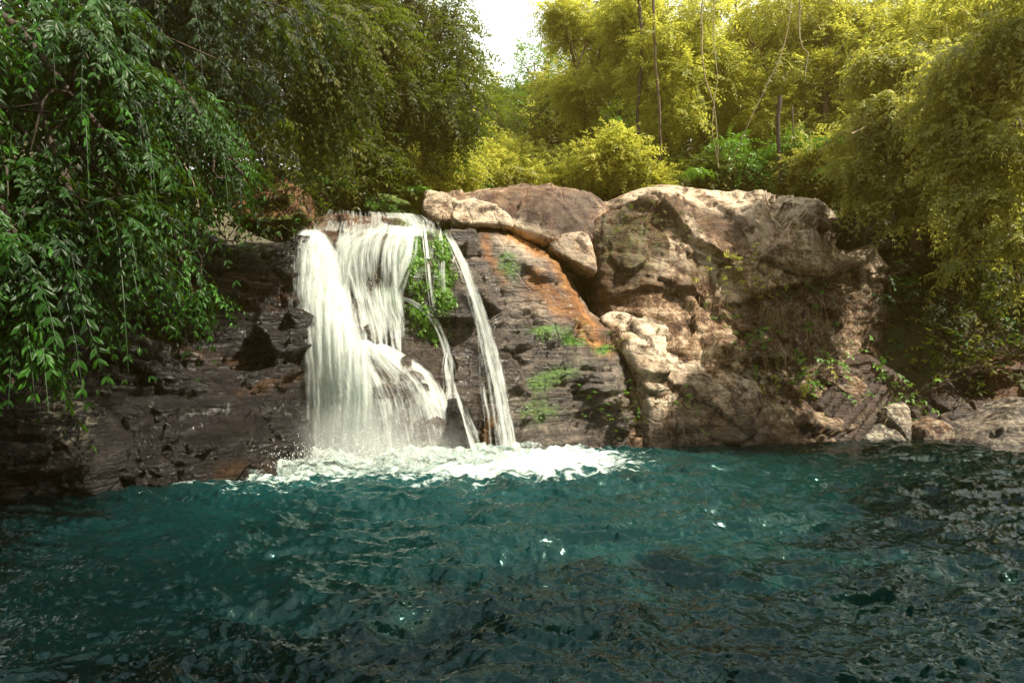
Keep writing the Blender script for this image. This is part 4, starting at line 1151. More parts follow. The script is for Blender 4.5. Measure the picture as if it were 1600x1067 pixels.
def tree(base, trunk, clumps, nspray, seed, mats, label, name='tree', cat='tree', group=None, r=0.16, crown_name='crown', fork=None, **kw):
    rng = np.random.default_rng(seed)
    root = empty(name, base, label, cat, group)
    g = Geo()
    pts = curve([base] + list(trunk), 14)
    tube(g, pts, np.linspace(r, r * 0.45, len(pts)), 9, 0.25)
    f = pts[int(len(pts) * 0.65)] if fork is None else np.array(fork)
    limbs(g, pts[-1], clumps[: max(1, len(clumps) // 2)], r * 0.42, rng)
    limbs(g, f, clumps[max(1, len(clumps) // 2):], r * 0.42, rng)
    g.build('trunk', MAT[mats[1]], root)
    c = Geo()
    crown(c, clumps, nspray, rng, **kw)
    c.build(crown_name, MAT[mats[0]], root, smooth=False)
    return root


def CL(px, py, D, rx, rz, ry=None, w=1.0):
    """clump by where its centre shows and its radii in metres"""
    p = P(px, py, D)
    return (p[0], p[1], p[2], rx, ry or rx, rz, w)


def CH(px, py, D, rx, rz, ry=None, w=1.0):
    """as CL, leaving room for the twigs that hang out of the clump"""
    k = CL(px, py, D, rx, rz, ry, w)
    return (k[0], k[1], k[2] + 0.42, max(.12, rx - .28), max(.12, (ry or rx) - .2), max(.12, rz - .22), w)


def gz(x, y): return float(ground_z(np.array([x]), np.array([y]))[0])


# ---------------- left bank, overhanging
fine = dict(fine=True, L=0.62, pairs=7, leaf=0.125, wid=0.34, droop=0.9, ang=0.85, out=0.75, fall=0.45, sub=6)
tree(( -9.6, 7.0, 3.6), [(-8.2, 6.9, 6.0), (-7.0, 6.9, 6.6)],
     [CH(60, 300, 6.8, .75, 1.0), CH(150, 260, 6.9, .75, .9), CH(115, 385, 6.7, .70, .9), CH(20, 430, 6.4, .6, .9), CH(60, 120, 7.2, 1.0, .6), CH(-60, 300, 6.4, .8, 1.5), CH(200, 380, 7.4, .55, .8), CH(10, 570, 6.3, .33, .55, None, 3), CH(5, 650, 6.2, .22, .35, None, 3), CH(80, 480, 6.6, .35, .45, None, 3)],
     2900, 101, ('leaf_left', 'bark_dark'), "tree with big glossy pinnate leaves hanging in a curtain at the left edge", group="trees overhanging the left bank", gap=0.45, **{**fine, 'leaf': 0.135, 'L': 0.7})
tree((-9.0, 10.0, 5.2), [(-7.0, 9.6, 6.6), (-5.2, 9.2, 6.3)],
     [CH(280, 240, 9.0, .95, .75), CH(345, 285, 8.9, .5, .55), CH(250, 350, 8.8, .8, .75), CH(330, 350, 8.9, .3, .45), CH(210, 430, 8.6, .55, .5), CH(285, 440, 8.7, .17, .6, None, 3), CH(300, 510, 8.7, .08, .25, None, 3), CH(180, 250, 9.2, .8, .9), CH(370, 315, 8.8, .22, .25, None, 3)],
     3200, 102, ('leaf_left', 'bark_dark'), "leafy tree bending low over the black cliff with hanging twigs", group="trees overhanging the left bank", gap=0.45, **{**fine, 'leaf': 0.092, 'L': 0.5})
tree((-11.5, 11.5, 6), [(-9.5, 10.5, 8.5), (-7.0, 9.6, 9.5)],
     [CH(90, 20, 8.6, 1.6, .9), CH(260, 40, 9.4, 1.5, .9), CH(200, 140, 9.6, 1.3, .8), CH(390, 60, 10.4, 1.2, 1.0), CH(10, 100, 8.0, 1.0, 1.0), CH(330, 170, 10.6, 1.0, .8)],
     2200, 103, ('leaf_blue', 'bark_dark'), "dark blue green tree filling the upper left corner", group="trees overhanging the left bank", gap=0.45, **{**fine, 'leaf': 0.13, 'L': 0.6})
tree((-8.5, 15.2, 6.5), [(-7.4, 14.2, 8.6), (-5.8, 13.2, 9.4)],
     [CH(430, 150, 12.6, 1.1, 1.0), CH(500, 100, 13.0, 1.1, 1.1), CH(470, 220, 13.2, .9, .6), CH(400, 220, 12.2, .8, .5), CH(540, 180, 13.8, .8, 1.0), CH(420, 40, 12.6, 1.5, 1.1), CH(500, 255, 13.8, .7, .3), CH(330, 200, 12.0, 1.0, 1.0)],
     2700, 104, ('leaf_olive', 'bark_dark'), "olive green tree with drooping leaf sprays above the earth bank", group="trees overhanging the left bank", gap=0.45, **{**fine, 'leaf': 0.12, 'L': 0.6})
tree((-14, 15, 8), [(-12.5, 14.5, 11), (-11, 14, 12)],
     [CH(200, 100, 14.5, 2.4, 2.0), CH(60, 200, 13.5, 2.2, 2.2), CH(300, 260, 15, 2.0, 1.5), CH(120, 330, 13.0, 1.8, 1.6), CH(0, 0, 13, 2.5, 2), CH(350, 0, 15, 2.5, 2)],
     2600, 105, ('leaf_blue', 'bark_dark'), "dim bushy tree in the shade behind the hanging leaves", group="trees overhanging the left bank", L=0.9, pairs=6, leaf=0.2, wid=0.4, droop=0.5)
med = dict(sub=6, L=0.75, pairs=7, leaf=0.15, wid=0.38, droop=0.45, fall=0.3)
tree((-5.6, 21.0, 4.6), [(-5.4, 20.6, 9), (-4.8, 20.0, 12.5)],
     [CL(600, 60, 19.5, 2.0, 1.6), CL(680, 90, 20, 1.2, 1.2), CL(640, 170, 19.8, 1.7, 1.0), CL(560, 130, 18.8, 1.6, 1.4), CL(700, 30, 20.5, 1.0, 1.0), CL(560, 10, 19, 2.0, 1.4), CL(690, 200, 20.4, 0.8, .6), CL(590, 240, 19.4, 1.2, .9), CL(640, 0, 20, 1.8, 1.3)],
     5200, 106, ('leaf_olive', 'bark'), "tall full tree left of the sky gap behind the crest", group="trees behind the waterfall crest", r=0.26, **med)
tree((-3.6, 22.5, 4.8), [(-3.5, 22.4, 7), (-3.3, 22.2, 8.4)],
     [CL(640, 260, 21.5, 1.3, .8), CL(690, 265, 22.0, .9, .8), CL(600, 290, 21, 1.0, .6), CL(560, 280, 20, .9, .7), CL(700, 240, 22.6, .9, .6)],
     2000, 107, ('leaf_gold', 'bark'), "small yellow green tree under the tall tree above the mossy boulder", group="trees behind the waterfall crest", r=0.12, **med)
tree((-9.5, 19.5, 6), [(-9, 19, 9), (-8, 18.6, 12)],
     [CL(460, 60, 17.5, 2.2, 2.0), CL(400, 200, 17, 1.8, 1.4), CL(500, 220, 17.8, 1.4, 1.4), CL(440, 290, 16.8, 1.2, .7), CL(350, 130, 17, 2, 2)],
     3000, 108, ('leaf_olive', 'bark_dark'), "shaded brown green tree behind the earth bank", group="trees overhanging the left bank", r=0.2, **med)

# ---------------- behind the crest and outcrop
TALL = dict(sub=5, L=0.8, pairs=7, leaf=0.15, wid=0.42, droop=0.3, fall=0.25)
spec = [  # px, D, ground px, height clumps..., label
    (905, 27, [(930, 40, 1.5, 1.3), (900, 110, 1.2, 1.2), (960, 120, 1.4, 1.4), (920, 200, 1.3, 1.0), (880, 30, 0.8, 1.1), (975, 30, 1.3, 1.2)], 'leaf_gold', "bright yellow green tree standing right of the sky gap"),
    (1030, 25, [(1030, 30, 1.7, 1.3), (1070, 110, 1.4, 1.1), (1000, 90, 1.3, 1.0), (1050, 180, 1.1, .7), (990, 10, 1.3, 1.2)], 'leaf_gold', "tall tree with two dark stems above the outcrop's highest point"),
    (1150, 26, [(1150, 20, 1.9, 1.6), (1200, 110, 1.6, 1.3), (1120, 120, 1.3, 1.3), (1170, 200, 1.4, .9), (1240, 30, 1.6, 1.5)], 'leaf_gold', "sunlit tree hung with lianas above the middle of the outcrop"),
    (1280, 24, [(1290, 40, 2.0, 1.6), (1260, 140, 1.7, 1.3), (1330, 130, 1.6, 1.4), (1270, 220, 1.3, .8), (1350, 20, 1.8, 1.6)], 'leaf_right', "dense tree above the right end of the outcrop"),
    (1420, 23, [(1420, 40, 2.2, 1.8), (1480, 140, 1.8, 1.6), (1390, 160, 1.6, 1.2), (1540, 40, 2.0, 1.8), (1440, 230, 1.3, 1.1)], 'leaf_gold', "golden green tree high above the dark recess"),
    (1560, 21, [(1560, 30, 2.0, 1.8), (1600, 150, 1.8, 1.8), (1530, 230, 1.4, 1.3), (1660, 60, 2.2, 2.0), (1640, 280, 1.5, 1.2)], 'leaf_right', "tall dull green tree at the upper right corner"),
]
for i, (px, D, cl, mt, lb) in enumerate(spec):
    x = (px - 800) / F * D
    zg = gz(x, D) - 0.2
    cls = [CL(a, b_, D + RNG.uniform(-1.2, 1.2), c_, d_) for a, b_, c_, d_ in cl]
    top = cls[0]
    tree((x, D, zg), [(x + 0.2, D, (zg + top[2]) / 2), (top[0], top[1], top[2] - 0.3)], cls, 4300, 200 + i, (mt, 'bark'), lb,
         group="trees above the outcrop", r=0.2, gap=0.30, **TALL)
# understorey row
und = [(965, 22.5, .9, .7, 'leaf_gold', "low golden bush behind the dip between the two big rocks"), (1010, 22.8, .8, .7, 'leaf_gold', "pale yellow bush behind the highest point of the outcrop"), (1100, 23.0, 1.0, .9, 'leaf_olive', "round olive bush behind the middle of the outcrop"),
       (1180, 22.4, .9, .8, 'leaf_bright', "green bush beside thin dark stems behind the outcrop"), (1250, 22.0, .9, .9, 'leaf_gold', "drooping yellow bush behind the outcrop's right half"), (740, 24, 1.1, .8, 'leaf_right', "straw green bush behind the capping boulder's left end"),
       (800, 25, 1.2, .9, 'leaf_gold', "straw coloured bush behind the middle of the capping boulder"), (870, 24, 1.1, .9, 'leaf_gold', "golden bush behind the capping boulder's right end"), (680, 23, .9, .7, 'leaf_bright', "green bush behind the small tan block"), (1310, 21.5, 1.0, 1.1, 'leaf_right', "dusty green bush at the outcrop's right shoulder")]
for i, (px, D, rx, rz, mt, lb) in enumerate(und):
    x = (px - 800) / F * D; z = CAMZ + (533.5 - 282) / F * D
    zg = min(gz(x, D), z)
    zz = z + 0.15
    cls = [(x + RNG.uniform(-.9, .9), D + RNG.uniform(-.4, .4), zz + RNG.uniform(-.6, .15) + (.7 if i % 3 == 0 else 0), rx * RNG.uniform(.6, .95), rx * .8, rz * RNG.uniform(.6, .95)) for _ in range(4)]
    tree((x, D, zg), [(x, D, zg + 0.4 * (zz - zg)), (x + .1, D, zz - .1)], cls, 1100, 300 + i, (mt, 'bark'), lb, name='bush', cat='bush', group="bushes along the top of the rocks", r=0.05, crown_name='foliage',
         L=0.7, pairs=6, leaf=0.14, wid=0.42, droop=0.3, sub=4, out=0.5)

# ---------------- valley trees further back: a few shapes, copied
def proto_tree(seed, mt):
    rng = np.random.default_rng(seed)
    cls = []
    for k in range(9):
        a = rng.uniform(0, 6.28); r_ = rng.uniform(0.3, 2.3); h_ = rng.uniform(3.2, 9.0)
        cls.append((r_ * math.cos(a), r_ * math.sin(a), h_, rng.uniform(1.1, 1.9), rng.uniform(1.1, 1.9), rng.uniform(.8, 1.4)))
    cls.append((0, 0, 9.2, 1.3, 1.3, 1.2))
    return tree((0, 0, 0), [(0.2, 0, 4), (0, 0.1, 8.5)], cls, 3600, seed, (mt, 'bark'), "x", r=0.2, gap=0.25, L=0.9, pairs=7, leaf=0.19, wid=0.42, droop=0.35)


protos = [proto_tree(401, 'leaf_gold'), proto_tree(402, 'leaf_olive'), proto_tree(403, 'leaf_bright'), proto_tree(404, 'leaf_right')]
used_p = set()
valley = [(730, 34, 150, 0, "rounded far tree just right of the tall left tree"), (775, 40, 150, 1, "far tree under the left part of the sky gap"), (835, 46, 70, 2, "thin crowned far tree reaching up into the sky gap"), (860, 36, 150, 0, "far tree left of the bright yellow green tree"),
          (800, 32, 215, 3, "low hazy tree in the middle of the valley"), (700, 30, 175, 2, "pale far tree behind the capping boulder's left end"), (910, 33, 90, 1, "tree behind the bright yellow green tree"), (985, 34, 60, 2, "tree seen between the two right hand trunks"), (1080, 33, 40, 0, "far tree behind the dark stems"),
          (1180, 32, 30, 1, "olive tree behind the lianas"), (1290, 31, 10, 2, "gold tree far behind the outcrop's right end"), (1400, 30, 0, 3, "dusty tree far up the right slope"), (1520, 28, -20, 1, "olive tree far up the right slope"), (745, 48, 110, 3, "grey green tree on the skyline at the left of the gap"), (880, 50, 110, 3, "grey green tree on the skyline at the right of the gap"),
          (640, 30, 60, 1, "olive tree behind the tall left tree"), (560, 27, 40, 3, "dull tree behind the shaded left slope"), (940, 42, 30, 0, "yellow tree high on the far slope"), (1640, 26, 20, 0, "gold tree past the right edge of the slope"), (820, 62, 135, 1, "small far tree on the valley skyline"), (790, 29, 250, 2, "low gold tree just behind the capping boulder")]
for i, (px, D, ptop, k, lb) in enumerate(valley):
    src = protos[k]
    x = (px - 800) / F * D
    ztop = CAMZ + (533.5 - ptop) / F * D
    zg = gz(x, D) - 0.3
    sc = (ztop - zg) / 10.4
    sc_xy = float(np.clip(sc, 0.75, 1.35))
    if k in used_p:
        r_ = src.copy(); COL.objects.link(r_)
        for ch in list(src.children):
            c_ = ch.copy(); COL.objects.link(c_); c_.parent = r_
    else: r_ = src; used_p.add(k)
    r_.location = (x, D, zg); r_.rotation_euler = (0, 0, float(RNG.uniform(0, 6.28))); r_.scale = (sc_xy, sc_xy, float(max(sc, 0.35)))
    tag(r_, lb, 'tree', "trees in the valley behind")

# ---------------- trees added on the near left bank beside the camera, out of frame: they shade the left side and darken the water
for i, (x, y, z1, lb) in enumerate([(-12.5, -4.5, 12, "dense shade tree added on the near left bank beside the viewer"), (-13.5, 1.5, 13, "second dense shade tree added on the near left bank"), (-9.5, -9.5, 12, "tree on the near bank behind the viewer's left shoulder"), (-15.5, 6.5, 13.5, "shade tree added on the left bank behind the overhanging curtain")]):
    rr = np.random.default_rng(900 + i)
    cls = [(x + rr.uniform(-2.4, 2.4), y + rr.uniform(-2.4, 2.4), z1 - rr.uniform(0, 7.5), 2.2, 2.2, 1.6) for _ in range(11)]
    tree((x, y, gz(x, y) - .2), [(x, y, z1 * .5), (x, y, z1 - 2)], cls, 3200, 900 + i, ('leaf_olive', 'bark_dark'), lb, group="trees on the near bank", r=.25, L=1.0, pairs=6, leaf=0.26, wid=0.45, droop=0.4)

# ---------------- the rest of the clearing behind the viewer: it closes off the low sky all round the pool
ring = [(-6, -13, 1, "tree behind the viewer, left of the path"), (-1, -15, 0, "tree straight behind the viewer"), (4.5, -13.5, 3, "dusty tree behind the viewer's right shoulder"), (9.5, -11, 1, "olive tree on the bank behind to the right"), (13.5, -7, 0, "tree on the near right bank"),
        (18, -2, 3, "dusty tree on the right bank beside the viewer"), (19.5, 3.5, 1, "olive tree on the right bank"), (22, 9, 0, "gold tree on the right bank past the frame"), (10.0, 0.2, 1, "unseen olive tree added on the near right bank to shade the water"), (12.5, 4.6, 3, "dusty shade tree added on the near right bank just past the frame"), (7.5, -6.5, 1, "olive tree close behind the viewer's right shoulder"), (-14, -9, 2, "gold tree on the bank behind to the left"), (-18, 3, 3, "tall tree high on the left bank")]  # three near right trees added out of frame to shade the foreground water
for i, (x, y, k, lb) in enumerate(ring):
    src = protos[k]
    r_ = src.copy(); COL.objects.link(r_)
    for ch in list(src.children):
        c_ = ch.copy(); COL.objects.link(c_); c_.parent = r_
    r_.location = (x, y, gz(x, y) - 0.3); r_.rotation_euler = (0, 0, i * 1.3); r_.scale = (1.35, 1.35, 0.8 if x > 12 else 1.15)
    tag(r_, lb, 'tree', "trees on the near bank")

# ---------------- right bank, overhanging
hang = dict(fine=True, L=0.6, pairs=6, leaf=0.135, wid=0.36, droop=0.55, fall=0.35, ang=0.85, sub=6)
tree((13.2, 17.0, 5.0), [(12.0, 16.4, 8), (10.4, 15.8, 9.4)],
     [CH(1560, 120, 14.5, 1.3, 1.0), CH(1500, 200, 14.8, 1.1, .8), CH(1570, 260, 14.2, 1.0, .8), CH(1480, 290, 15.0, .7, .5), CH(1550, 330, 14.4, .8, .6), CH(1600, 400, 14.0, .7, .6), CH(1530, 400, 14.6, .6, .35), CH(1490, 455, 14.8, .4, .25), CH(1620, 60, 13.6, 1.3, 1.2), CH(1500, 390, 15.0, .5, .2), CH(1590, 480, 14.2, .35, .3)],
     3400, 501, ('leaf_right', 'bark'), "tree with pale drooping leaves leaning in from the right edge", group="trees overhanging the right bank", **hang)
tree((11.6, 19.5, 5.0), [(10.8, 18.9, 7.4), (9.6, 18.2, 8.2)],
     [CH(1400, 200, 17.6, 1.2, .8), CH(1350, 240, 17.8, .9, .6), CH(1330, 290, 17.8, .6, .5), CH(1430, 290, 17.4, 1.0, .6), CH(1380, 330, 17.4, .6, .5), CH(1340, 345, 17.6, .35, .45), CH(1440, 350, 17.2, .5, .5), CH(1400, 375, 17.2, .3, .3), CH(1470, 240, 17.4, .9, .7), CH(1415, 130, 17.8, 1.2, .7)],
     3000, 502, ('leaf_right', 'bark'), "tree trailing cream green leaves over the outcrop's right shoulder", group="trees overhanging the right bank", **{**hang, 'leaf': 0.15})
tree((13.0, 20.6, 4.6), [(12.4, 20.2, 6.8), (11.4, 19.8, 7.8)],
     [CH(1480, 330, 19.0, 1.2, .8), CH(1560, 360, 18.6, 1.2, 1.0), CH(1500, 410, 18.6, .8, .5), CH(1580, 460, 18.2, 1.0, .7), CH(1400, 250, 19.4, 1.2, .8)],
     1800, 503, ('leaf_olive', 'bark_dark'), "shaded tree behind the drooping leaves above the recess", group="trees overhanging the right bank", **{**hang, 'fine': False})

# ---------------- small plants growing on rock
def plant(px, py, s, mt, lb, seed, n=10, leaf=0.09, name='plant', cat='plant', group="small plants on the rocks", L=0.25, pairs=3, wid=0.42, droop=0.4, up=0.35, spread=1.0):
    loc, no = hit(px, py)
    if loc is None: return
    rng = np.random.default_rng(seed)
    root_p = loc - no * 0.02
    g_ = Geo()
    O = root_p + s * spread * 0.35 * rng.normal(size=(n, 3)) * np.array([1, .5, .8])
    O[:, 1] = np.minimum(O[:, 1], loc[1] + 0.05)
    dr = nrm(no * 0.9 + np.array([0, 0, up]) + 0.6 * rng.normal(size=(n, 3)))
    spray_geo(g_, O, dr, L * s, pairs, leaf * s, wid, droop, rng, 0.8, True)
    root = empty(name, root_p, lb, cat, group)
    g_.build('foliage', MAT[mt], root, smooth=False)
    st = Geo()
    for o_ in O: tube(st, curve([root_p - no * 0.03, (root_p + o_) / 2 - no * 0.02, o_ + 1e-3], 5), 0.004 + 0.002 * s, 4)
    st.build('stem', MAT['bark'], root)


pl = [(1274, 578, 1.5, 'leaf_bright', "bright green rosette on the dark slanting rock"), (1302, 545, .9, 'leaf_bright', "tiny green sprig above the bright rosette"), (1235, 590, 2.2, 'leaf_bright', "green bush growing on the outcrop near the waterline"), (1240, 615, 1.6, 'leaf_gold', "yellowish plant just below the green bush on the outcrop"),
      (1152, 500, 1.3, 'leaf_bright', "upper green sprig of the trail down the outcrop"), (1160, 535, 1.2, 'leaf_bright', "lower green sprig of the trail down the outcrop"), (1148, 415, 1.4, 'leaf_gold', "pale plant in the crease high on the outcrop"), (1190, 450, .9, 'leaf_gold', "small plant right of the crease on the outcrop"),
      (926, 635, 1.0, 'leaf_bright', "lone green plant in the dark hollow of the slab"), (982, 602, .7, 'leaf_bright', "small sprig in the crack beside the pale topped apron"), (1068, 640, 1.0, 'leaf_bright', "green plant low on the pale topped apron"), (975, 640, .6, 'leaf_olive', "tiny olive plant low in the crack"),
      (985, 660, .8, 'leaf_olive', "dim trailing plant low beside the slab"), (1120, 500, .7, 'leaf_olive', "faint plant on the outcrop's face"), (1255, 455, 1.0, 'leaf_bright', "small bright leaves hanging on the outcrop's right face"), (1000, 345, 1.0, 'leaf_olive', "mossy tuft under the outcrop's brow"), (1060, 350, 1.0, 'leaf_olive', "grassy tuft along the outcrop's brow"),
      (835, 640, .4, 'leaf_olive', "tiny green tuft low on the slab"), (845, 520, .6, 'leaf_olive', "bright moss tuft on the slab's ledge"), (896, 528, .7, 'leaf_bright', "wider bright moss tuft right of the first on the slab's ledge"), (950, 540, .7, 'leaf_bright', "small moss tuft at the ledge's right end"),
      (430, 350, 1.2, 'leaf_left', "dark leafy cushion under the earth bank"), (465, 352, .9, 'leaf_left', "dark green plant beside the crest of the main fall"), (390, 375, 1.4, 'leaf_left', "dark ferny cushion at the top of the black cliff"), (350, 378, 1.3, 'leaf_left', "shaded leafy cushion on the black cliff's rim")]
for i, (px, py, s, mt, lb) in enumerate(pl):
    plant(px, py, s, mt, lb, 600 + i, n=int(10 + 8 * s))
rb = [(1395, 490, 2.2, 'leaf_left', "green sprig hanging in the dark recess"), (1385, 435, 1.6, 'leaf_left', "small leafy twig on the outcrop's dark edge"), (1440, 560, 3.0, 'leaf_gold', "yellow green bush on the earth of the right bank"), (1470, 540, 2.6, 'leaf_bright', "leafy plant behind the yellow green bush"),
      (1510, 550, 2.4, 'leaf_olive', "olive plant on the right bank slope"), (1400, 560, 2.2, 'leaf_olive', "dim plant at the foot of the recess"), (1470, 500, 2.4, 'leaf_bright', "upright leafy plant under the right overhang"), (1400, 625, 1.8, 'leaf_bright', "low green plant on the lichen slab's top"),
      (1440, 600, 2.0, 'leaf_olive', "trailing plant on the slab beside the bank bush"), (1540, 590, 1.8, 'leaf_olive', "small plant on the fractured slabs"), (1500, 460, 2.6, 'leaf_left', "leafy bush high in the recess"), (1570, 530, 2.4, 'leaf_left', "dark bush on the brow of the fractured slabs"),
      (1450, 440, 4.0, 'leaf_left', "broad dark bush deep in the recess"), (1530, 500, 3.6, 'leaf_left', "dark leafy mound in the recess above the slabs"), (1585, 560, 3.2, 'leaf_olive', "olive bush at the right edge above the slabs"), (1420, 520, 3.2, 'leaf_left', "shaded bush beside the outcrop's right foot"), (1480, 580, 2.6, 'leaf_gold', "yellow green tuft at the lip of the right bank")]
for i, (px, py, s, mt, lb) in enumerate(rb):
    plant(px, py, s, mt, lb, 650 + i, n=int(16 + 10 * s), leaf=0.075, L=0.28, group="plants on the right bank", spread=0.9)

# ferns
def fern(p, s, lb, seed, mt='leaf_bright', n=9, group="ferns"):
    rng = np.random.default_rng(seed)
    a = np.linspace(0, 6.28, n, endpoint=False) + rng.uniform(0, .5, n)
    dr = np.stack([np.cos(a), np.sin(a), 0.75 + 0 * a], -1)
    g_ = Geo()
    spray_geo(g_, np.repeat(np.array(p)[None], n, 0), dr, s, 16, s * 0.22, 0.28, 0.75, rng, 1.25, False, taper=0.7, fall=0.1)
    root = empty('fern', p, lb, 'fern', group)
    g_.build('fronds', MAT[mt], root, smooth=False)


fern(P(505, 288, 16.8), 1.0, "arching fern on the bank just left of the crest", 701, 'leaf_left')
fern(P(545, 300, 17.6), 0.8, "smaller fern left of the mossy boulder", 702, 'leaf_left')
fern(P(1300, 228, 20.0), 1.1, "large fern in the trees above the outcrop's right end", 703)
fern(P(1305, 268, 19.8), 0.9, "lower fern above the outcrop's right end", 704)
fern(P(1520, 250, 15.5), 0.9, "fern high in the right overhang", 705)
fern(P(650, 300, 19.2), 0.8, "fern in the gap left of the small tan block", 706)
fern(P(1090, 272, 21.5), 0.8, "pale fern on the outcrop's top edge", 707)

# dry grass and roots hanging on the rocks: tufts of thin blades
def tuft(px, py, w_, h_, n, lb, seed, mt='straw', down=1.0, group="dry grass tufts on the rocks", name='dry_grass', wd=0.006):
    rng = np.random.default_rng(seed)
    Vs, Ts = Geo(), None
    cnt = 0
    for k in range(n):
        qx, qy = px + rng.normal() * w_ / 2, py + rng.normal() * 6
        loc, no = hit(qx, qy)
        if loc is None: continue
        ln = h_ * rng.uniform(.4, 1.1)
        d0 = no * rng.uniform(0.05, 0.16) + np.array([rng.normal() * .05, 0, 0])
        pts = np.array([loc, loc + d0 * .7 + [0, 0, 0.02 - ln * .2 * down], loc + d0 + [rng.normal() * .04, 0, -ln * .6 * down], loc + d0 * 0.9 + [rng.normal() * .06, 0, -ln * down]])
        sw = np.array([wd, 0, 0])
        f = np.array([1, .9, .6, .1])[:, None]
        V = np.concatenate([pts - sw * f, pts + sw * f])
        Vs.add(V, Q=np.array([(0, 1, 5, 4), (1, 2, 6, 5), (2, 3, 7, 6)]), tint=rng.uniform(.1, .95))
        cnt += 1
    if cnt:
        tag(Vs.build(name, MAT[mt], None, smooth=False), lb, 'dry grass', group)


tf = [(1205, 480, 40, .9, 90, "long dry grass hanging down the outcrop's brown hollow"), (1215, 545, 50, .8, 80, "lower fringe of dry grass in the brown hollow"), (1250, 480, 40, .6, 60, "short straw fringe right of the long dry grass"), (1180, 440, 30, .5, 40, "thin straw on the rib left of the hollow"),
      (1125, 470, 40, .5, 45, "sparse straw in the outcrop's middle crease"), (1280, 500, 30, .9, 50, "hanging straw at the outcrop's right face"), (1110, 540, 40, .5, 40, "low straw fringe above the pale topped apron"), (1340, 350, 24, .8, 40, "roots hanging under the outcrop's right shoulder"),
      (430, 290, 50, 1.0, 110, "brown roots hanging from the earth bank"), (1430, 570, 60, .6, 90, "dead grass around the bank bush"), (1380, 640, 40, .4, 40, "dead grass at the lichen slab"), (1000, 620, 20, .4, 25, "wisp of straw in the crack by the pale topped apron"), (1260, 410, 30, .4, 30, "wisps of straw high on the right face")]
for i, (px, py, w_, h_, n, lb) in enumerate(tf):
    tuft(px, py, w_, h_, n, lb, 800 + i)

# the moss curtain on the rock under the right half of the falls
def moss(paths, n, lb, seed, lf=0.055):
    rng = np.random.default_rng(seed)
    Os, Ns = [], []
    for _ in range(n):
        pth, w_ = paths[rng.integers(len(paths))]
        t = rng.random() * (len(pth) - 1); i = int(t)
        q = np.array(pth[i]) * (1 - t + i) + np.array(pth[i + 1]) * (t - i) + rng.normal(size=2) * w_
        if perlin(np.array([q[0] / 14, q[1] / 22, seed * 1.7])) < -0.12: continue
        loc, no = hit(*q)
        if loc is None: continue
        Os.append(loc + no * 0.01); Ns.append(no)
    O, N_ = np.array(Os), np.array(Ns)
    g_ = Geo()
    spray_geo(g_, O, nrm(N_ + np.array([0, 0, -0.3]) + 0.5 * rng.normal(size=O.shape)), lf * 1.6, 3, lf, 0.6, 0.9, rng, 0.9, tint=np.clip(rng.normal(.5, .25, len(O)), 0, 1), rach=False)
    tag(g_.build('moss', MAT['leaf_bright'], None, smooth=False), lb, 'moss', kind='stuff')


moss([([(640, 368), (640, 400), (646, 450)], 9), ([(655, 380), (668, 480)], 7), ([(682, 362), (690, 400), (696, 470)], 7), ([(690, 380), (702, 430), (700, 485)], 6), ([(640, 470), (670, 510), (690, 520)], 8), ([(610, 440), (600, 480)], 7)], 2000, "bright green moss hanging on the rock under the right half of the falls", 31)
moss([([(835, 520), (862, 524)], 4), ([(880, 528), (912, 530)], 4), ([(940, 540), (955, 543)], 3), ([(790, 410), (800, 430)], 5), ([(820, 640), (850, 645)], 6), ([(835, 600), (880, 580)], 6)], 200, "small bright moss cushions on the ledges of the layered slab", 37, 0.032)
moss([([(575, 318), (600, 312), (625, 318)], 5)], 600, "olive moss on the low boulder above the crest", 39, 0.04)

# lianas and bare stems
def stem(pts, r_, lb, mt='bark_pale', name='liana', cat='liana', group="lianas in the trees"):
    g_ = Geo()
    pp = curve([P(*p) for p in pts], 26)
    pp = pp + 0.05 * np.stack([fbm(pp * 1.5, 2), fbm(pp * 1.5 + 7, 2), 0 * pp[:, 0]], -1)
    tube(g_, pp, np.linspace(r_, r_ * 0.7, len(pp)), 6, 0.2)
    tag(g_.build(name, MAT[mt], None), lb, cat, group)


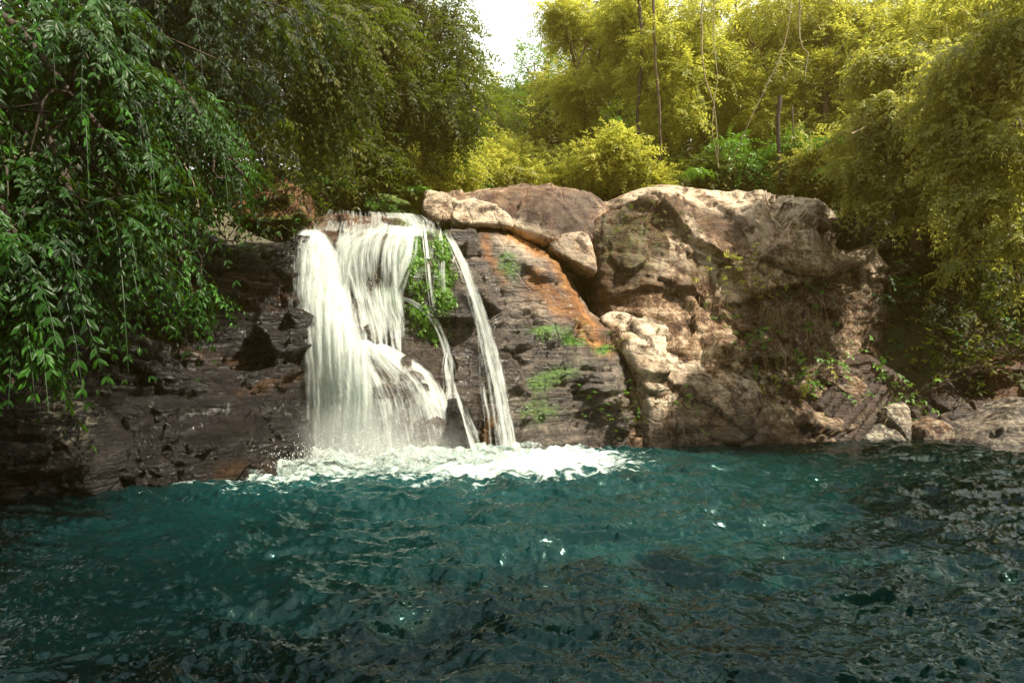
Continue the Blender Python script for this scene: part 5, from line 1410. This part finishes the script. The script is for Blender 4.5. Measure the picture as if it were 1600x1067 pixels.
stem([(1098, -60, 21), (1097, 60, 21), (1102, 120, 21), (1118, 180, 21), (1122, 262, 21.2)], 0.022, "pale liana bending right as it drops to the outcrop's top")
stem([(1118, -60, 21.4), (1115, 60, 21.4), (1120, 130, 21.4), (1112, 200, 21.4), (1124, 262, 21.4)], 0.016, "thinner pale liana twisting beside the bending one")
stem([(1240, -60, 20.8), (1228, 60, 20.8), (1190, 150, 20.8), (1160, 215, 20.8), (1140, 262, 21)], 0.016, "long slanting liana above the outcrop")
stem([(1250, -60, 20), (1250, 60, 20), (1262, 85, 20), (1258, 120, 20)], 0.02, "hooked liana right of the slanting one")
stem([(1020, -40, 22.5), (1024, 90, 22.5), (1031, 180, 22.5), (1032, 250, 22.6)], 0.05, "brown straight trunk above the outcrop's highest point", 'bark', 'bare_trunk', 'trunk', "trunks behind the outcrop")
stem([(998, -40, 23.5), (1002, 90, 23.5), (996, 180, 23.5), (1004, 270, 23.4)], 0.07, "thin dark trunk just left of the straight one", 'bark_dark', 'bare_trunk', 'trunk', "trunks behind the outcrop")
stem([(1218, 150, 21.4), (1216, 210, 21.4), (1220, 288, 21.4)], 0.07, "leaning dark trunk above the outcrop's right half", 'bark_dark', 'bare_trunk', 'trunk', "trunks behind the outcrop")
stem([(1238, 165, 21.6), (1242, 220, 21.6), (1246, 290, 21.4)], 0.03, "thin stem right of the leaning trunk", 'bark', 'bare_trunk', 'trunk', "trunks behind the outcrop")
stem([(225, 40, 8.2), (300, 75, 8.4), (345, 95, 8.6)], 0.007, "thin bare twig crossing the dark upper left leaves", 'bark', 'twig', 'twig', "bare twigs")
stem([(1600, 415, 14.0), (1540, 408, 14.2), (1490, 412, 14.6)], 0.02, "bare branch reaching in from the right under the drooping leaves", 'bark', 'twig', 'twig', "bare twigs")
stem([(265, 190, 8.3), (278, 240, 8.2), (300, 285, 8.2), (310, 330, 8.2)], 0.010, "thin hanging vine in front of the low leafy tree", 'bark_pale', 'twig', 'twig', "bare twigs")
stem([(1330, 210, 16.8), (1380, 188, 17), (1440, 192, 17)], 0.03, "pale dead branch over the outcrop's right shoulder", 'bark_pale', 'twig', 'twig', "bare twigs")

# ------------------------------------------------------------------ haze between the trees
hz = M("warm_haze")
pv = hz.n("VolumePrincipled")
pv.inputs["Color"].default_value = (1.0, 0.68, 0.20, 1)
pv.inputs["Density"].default_value = 0.0019
pv.inputs["Anisotropy"].default_value = 0.68
hz.link(pv.outputs[0], hz.out.inputs["Volume"])
x0, x1, y0, y1, z0, z1 = -155, 155, -105, 165, -4.0, 46.0
V = np.array([(x, y, z) for z in (z0, z1) for y in (y0, y1) for x in (x0, x1)], float)
Q = np.array([(0, 2, 3, 1), (4, 5, 7, 6), (0, 1, 5, 4), (2, 6, 7, 3), (0, 4, 6, 2), (1, 3, 7, 5)])
tag(mesh_obj("haze", V, Q, hz.m, None, False), "warm haze hanging between the trees of the valley", "haze", kind="stuff")
